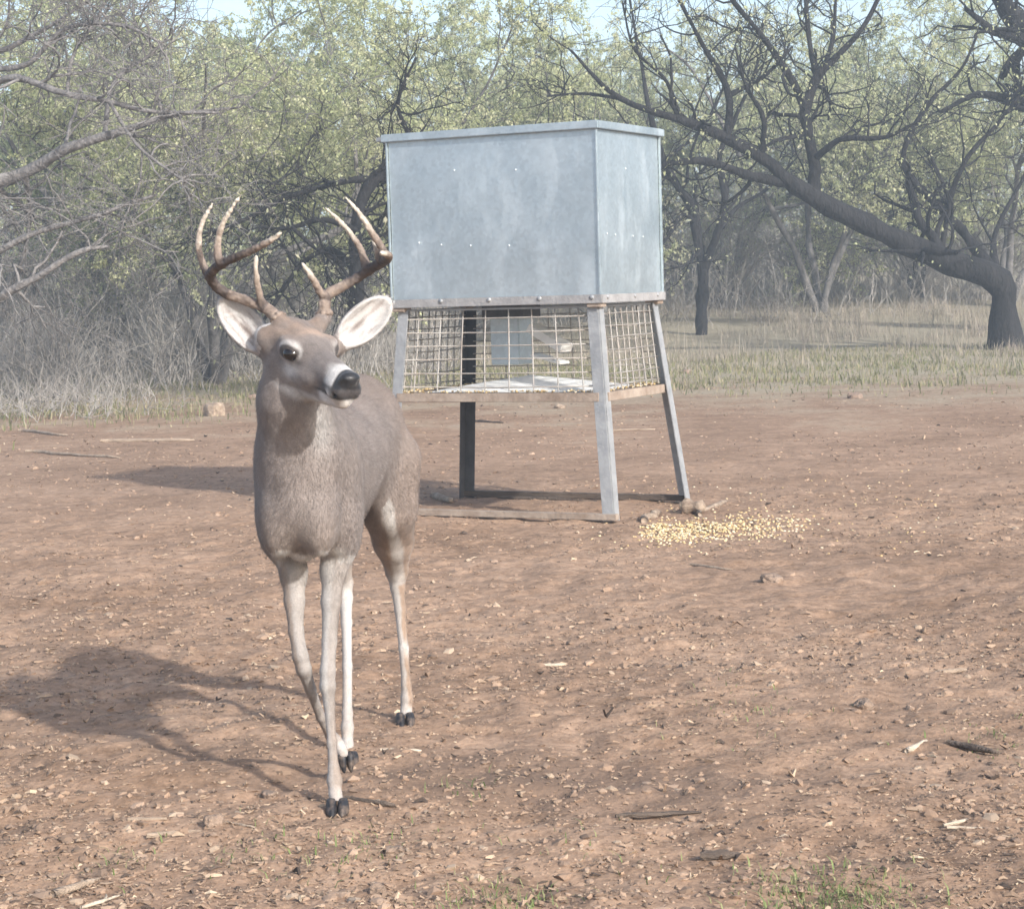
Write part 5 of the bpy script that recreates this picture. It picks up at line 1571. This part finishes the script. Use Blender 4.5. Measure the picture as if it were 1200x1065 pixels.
# ------------------------------------------------------------------ sticks, stones and other single pieces on the ground
def debris():
    def g(px, py):
        p = gnd(px, py); return np.array([p[0], p[1], hz(p[0], p[1])])
    def stick(name, a, b, r, mat, label, cat='stick', seed=0, flat=.7, n=7, lift=0.0, bend=.06, fork=False):
        rr = np.random.default_rng(seed)
        A, B_ = g(*a), g(*b); c = (A + B_) / 2; L = np.linalg.norm(B_ - A)
        t = np.linspace(0, 1, n)[:, None]
        P = (A * (1 - t) + B_ * t) - c + rr.normal(0, bend * L * .3, (n, 3)) * [1, 1, .15]
        P[:, 2] = r * flat * .75 + np.linspace(0, lift, n) - np.array([0] * n)
        Rd = r * (np.linspace(1, .7, n) + rr.normal(0, .1, n)); Rd[0] *= .7; Rd[-1] *= .55
        mb = MB().tube(P, Rd, 9)
        if fork:
            m = P[n // 2]; d = nrm(P[-1] - P[0]); s = np.array([-d[1], d[0], .1])
            mb.tube(np.array([m, m + d * L * .2 + s * L * .12, m + d * L * .3 + s * L * .25]), np.array([.7, .55, .3]) * r, 7)
        me = mb.mesh(name, smooth=True)
        v = np.empty(len(me.vertices) * 3, np.float32); me.vertices.foreach_get('co', v); v = v.reshape(-1, 3)
        v += (vnoise(v * (1.2 / r), seed) * r * .22)[:, None] * nrm(v - np.array([0, 0, 0]))
        me.vertices.foreach_set('co', v.ravel()); me.update()
        o = obj(name, me, M[mat], None, Vector(c)); tag(o, label, cat)
    def lump(name, px, py, s, mat, label, cat='stone', seed=0, flat=.6, sides=1.0):
        bm = bmesh.new(); bmesh.ops.create_icosphere(bm, subdivisions=3, radius=1.0)
        me = bpy.data.meshes.new(name); bm.to_mesh(me); bm.free()
        v = np.empty(len(me.vertices) * 3, np.float32); me.vertices.foreach_get('co', v); v = v.reshape(-1, 3)
        v = v * (1 + .30 * vnoise(v * 1.3 + seed, seed) + .16 * vnoise(v * 3.1 + seed, seed + 1))[:, None]
        v = np.sign(v) * np.abs(v) ** .8
        v = v * s * np.array([1, sides, flat])
        me.vertices.foreach_set('co', v.ravel())
        for p in me.polygons: p.use_smooth = False
        me.update()
        q = g(px, py)
        o = obj(name, me, M[mat], None, Vector((q[0], q[1], q[2] + s * flat * .35))); o.rotation_euler = (0.1 * seed % .3, 0, seed * 1.7); tag(o, label, cat)
    # around the feeder
    stick('wood_block', (800, 599), (826, 600), .045, 'wood', 'weathered wood block at the foot of the right rear feeder leg', 'wood', 1, .9, bend=.02)
    stick('branch_piece', (820, 603), (852, 587), .016, 'wood', 'thin branch sticking out to the right of the wood block', 'stick', 2)
    stick('board_offcut', (752, 611), (772, 601), .022, 'wood', 'grey board end lying between the corn heap and the feeder leg', 'wood', 3)
    stick('board_offcut', (508, 583), (528, 590), .024, 'wood', 'short grey board end on the soil under the left of the feeder', 'wood', 4)
    stick('dark_branch', (560, 583), (700, 588), .012, 'dark_wood', 'long thin dark branch on the soil under the feeder', 'stick', 5, bend=.03)
    stick('dark_branch', (556, 494), (590, 496), .014, 'dark_wood', 'short dark stick on the soil seen below the feeder cage', 'stick', 6)
    lump('wood_lump', 655, 478, .05, 'wood', 'brown lump of wood beyond the feeder, below its cage', 'wood', 5)
    lump('dark_stone', 803, 437, .075, 'stone', 'dark stone in the grass right of the feeder cage', 'stone', 7, .5)
    lump('brown_stone', 1002, 466, .075, 'stone', 'brown stone on the far soil below the leaning trunk', 'stone', 8, .55)
    # left edge
    lump('tree_stump', 251, 487, .105, 'wood', 'broken brown stump piece on the far soil left of the buck', 'wood', 9, .95, .8)
    lump('dark_stone', 296, 468, .07, 'stone', 'dark stone behind the neck of the buck', 'stone', 10, .6)
    stick('fallen_branch', (118, 518), (228, 517), .022, 'wood', 'long fallen branch on the far soil at left', 'stick', 11, bend=.05)
    stick('fallen_branch', (30, 530), (140, 538), .016, 'wood', 'pale fallen branch at the left edge of the far soil', 'stick', 12, bend=.05)
    stick('fallen_branch', (20, 505), (75, 511), .018, 'wood', 'short weathered branch by the left brush', 'stick', 13, bend=.05)
    stick('fallen_branch', (700, 506), (770, 504), .012, 'wood', 'thin stick on the far soil between the right feeder legs', 'stick', 14, bend=.05)
    # foreground
    lump('angular_stone', 251, 970, .021, 'stone', 'tan angular stone in the left foreground beside a flat stick', 'stone', 15, .85, .75)
    stick('flat_stick', (172, 981), (236, 976), .0075, 'wood', 'flat stick left of the angular stone in the foreground', 'stick', 16, .6, bend=.02)
    stick('flat_stick', (150, 966), (196, 965), .0065, 'wood', 'short stick just above the flat stick in the left foreground', 'stick', 17, .6, bend=.02)
    stick('twig', (262, 968), (300, 975), .0035, 'wood', 'thin twig right of the angular stone', 'stick', 18)
    stick('wood_piece', (62, 1046), (116, 1028), .010, 'wood', 'tapering piece of wood in the lower left corner', 'wood', 19, .6, bend=.02)
    stick('forked_twig', (95, 1060), (142, 1045), .0045, 'pale_wood', 'pale forked twig in the lower left corner', 'stick', 20, fork=True)
    lump('brown_stone', 441, 1042, .022, 'stone', 'flat brown stone at the bottom edge left of centre', 'stone', 21, .55, .7)
    lump('brown_stone', 316, 932, .018, 'stone', 'brown stone on the soil left of the front hoof', 'stone', 22, .6)
    stick('wood_sliver', (446, 879), (494, 880), .0060, 'pale_wood', 'pale wood sliver on the soil right of the raised hoof', 'stick', 23, .5, bend=.02)
    stick('wood_sliver', (632, 783), (664, 782), .0065, 'pale_wood', 'short pale sliver on the soil right of the rear hoof', 'stick', 24, .5, bend=.02)
    lump('brown_clod', 806, 781, .026, 'stone', 'brown clod lying alone in the middle right of the clearing', 'clod', 25, .55)
    lump('brown_clod', 905, 682, .040, 'stone', 'reddish clod on the soil below the corn heap', 'clod', 26, .5)
    stick('bark_strip', (808, 662), (858, 668), .008, 'wood', 'tan strip of bark lying just below the corn heap', 'bark', 27, .5)
    stick('dark_bark', (822, 1002), (866, 1000), .012, 'dark_wood', 'dark curl of bark near the bottom edge right of centre', 'bark', 28, .7)
    lump('grey_clod', 1012, 828, .024, 'stone', 'grey clod in the right half of the foreground', 'clod', 29, .8)
    stick('pale_twig', (1104, 968), (1196, 950), .0050, 'pale_wood', 'upper one of two long pale twigs at the right edge', 'stick', 30, bend=.03)
    stick('pale_twig', (1110, 969), (1190, 972), .0045, 'pale_wood', 'lower one of two long pale twigs at the right edge', 'stick', 31, bend=.03)
    stick('pale_chunk', (1062, 880), (1086, 868), .0085, 'pale_wood', 'pale wood chunk beside the dark branch litter at right', 'wood', 32, .7, bend=.01)
    stick('dark_branch', (1110, 872), (1170, 884), .010, 'dark_wood', 'dark knotty branch on the soil near the right edge', 'stick', 33, .8, bend=.06)
    stick('brown_stick', (1095, 792), (1132, 788), .009, 'wood', 'brown stick on the soil at the right', 'stick', 34, .6, bend=.02)
    stick('brown_stick', (400, 940), (462, 948), .008, 'dark_wood', 'dark stick on the soil just right of the planted front hoof', 'stick', 35, .6, bend=.05)
    lump('brown_stone', 462, 1004, .018, 'stone', 'dark brown stone below the front hoof near the bottom', 'stone', 36, .7)
    stick('bark_strip', (720, 955), (820, 950), .007, 'dark_wood', 'long dark strip of bark in the foreground right of centre', 'bark', 37, .5)
debris()
# ------------------------------------------------------------------ haze
def haze():
    m = bpy.data.materials.new('haze')
    m.use_nodes = True
    nt = m.node_tree
    for n in list(nt.nodes):
        if n.type != 'OUTPUT_MATERIAL': nt.nodes.remove(n)
    v = nt.nodes.new('ShaderNodeVolumePrincipled')
    v.inputs['Color'].default_value = (0.76, 0.88, 1.0, 1)
    v.inputs['Density'].default_value = HAZE_DENSITY
    v.inputs['Anisotropy'].default_value = 0.0
    nt.links.new(v.outputs[0], [n for n in nt.nodes if n.type == 'OUTPUT_MATERIAL'][0].inputs['Volume'])
    o = MB().box((0, 420, 9.0), (1000, 1100, 24.0)).build('haze', m)
    tag(o, 'thin pale haze hanging in the air over the clearing', 'haze', kind='stuff')
if HAZE_DENSITY > 0:
    haze()
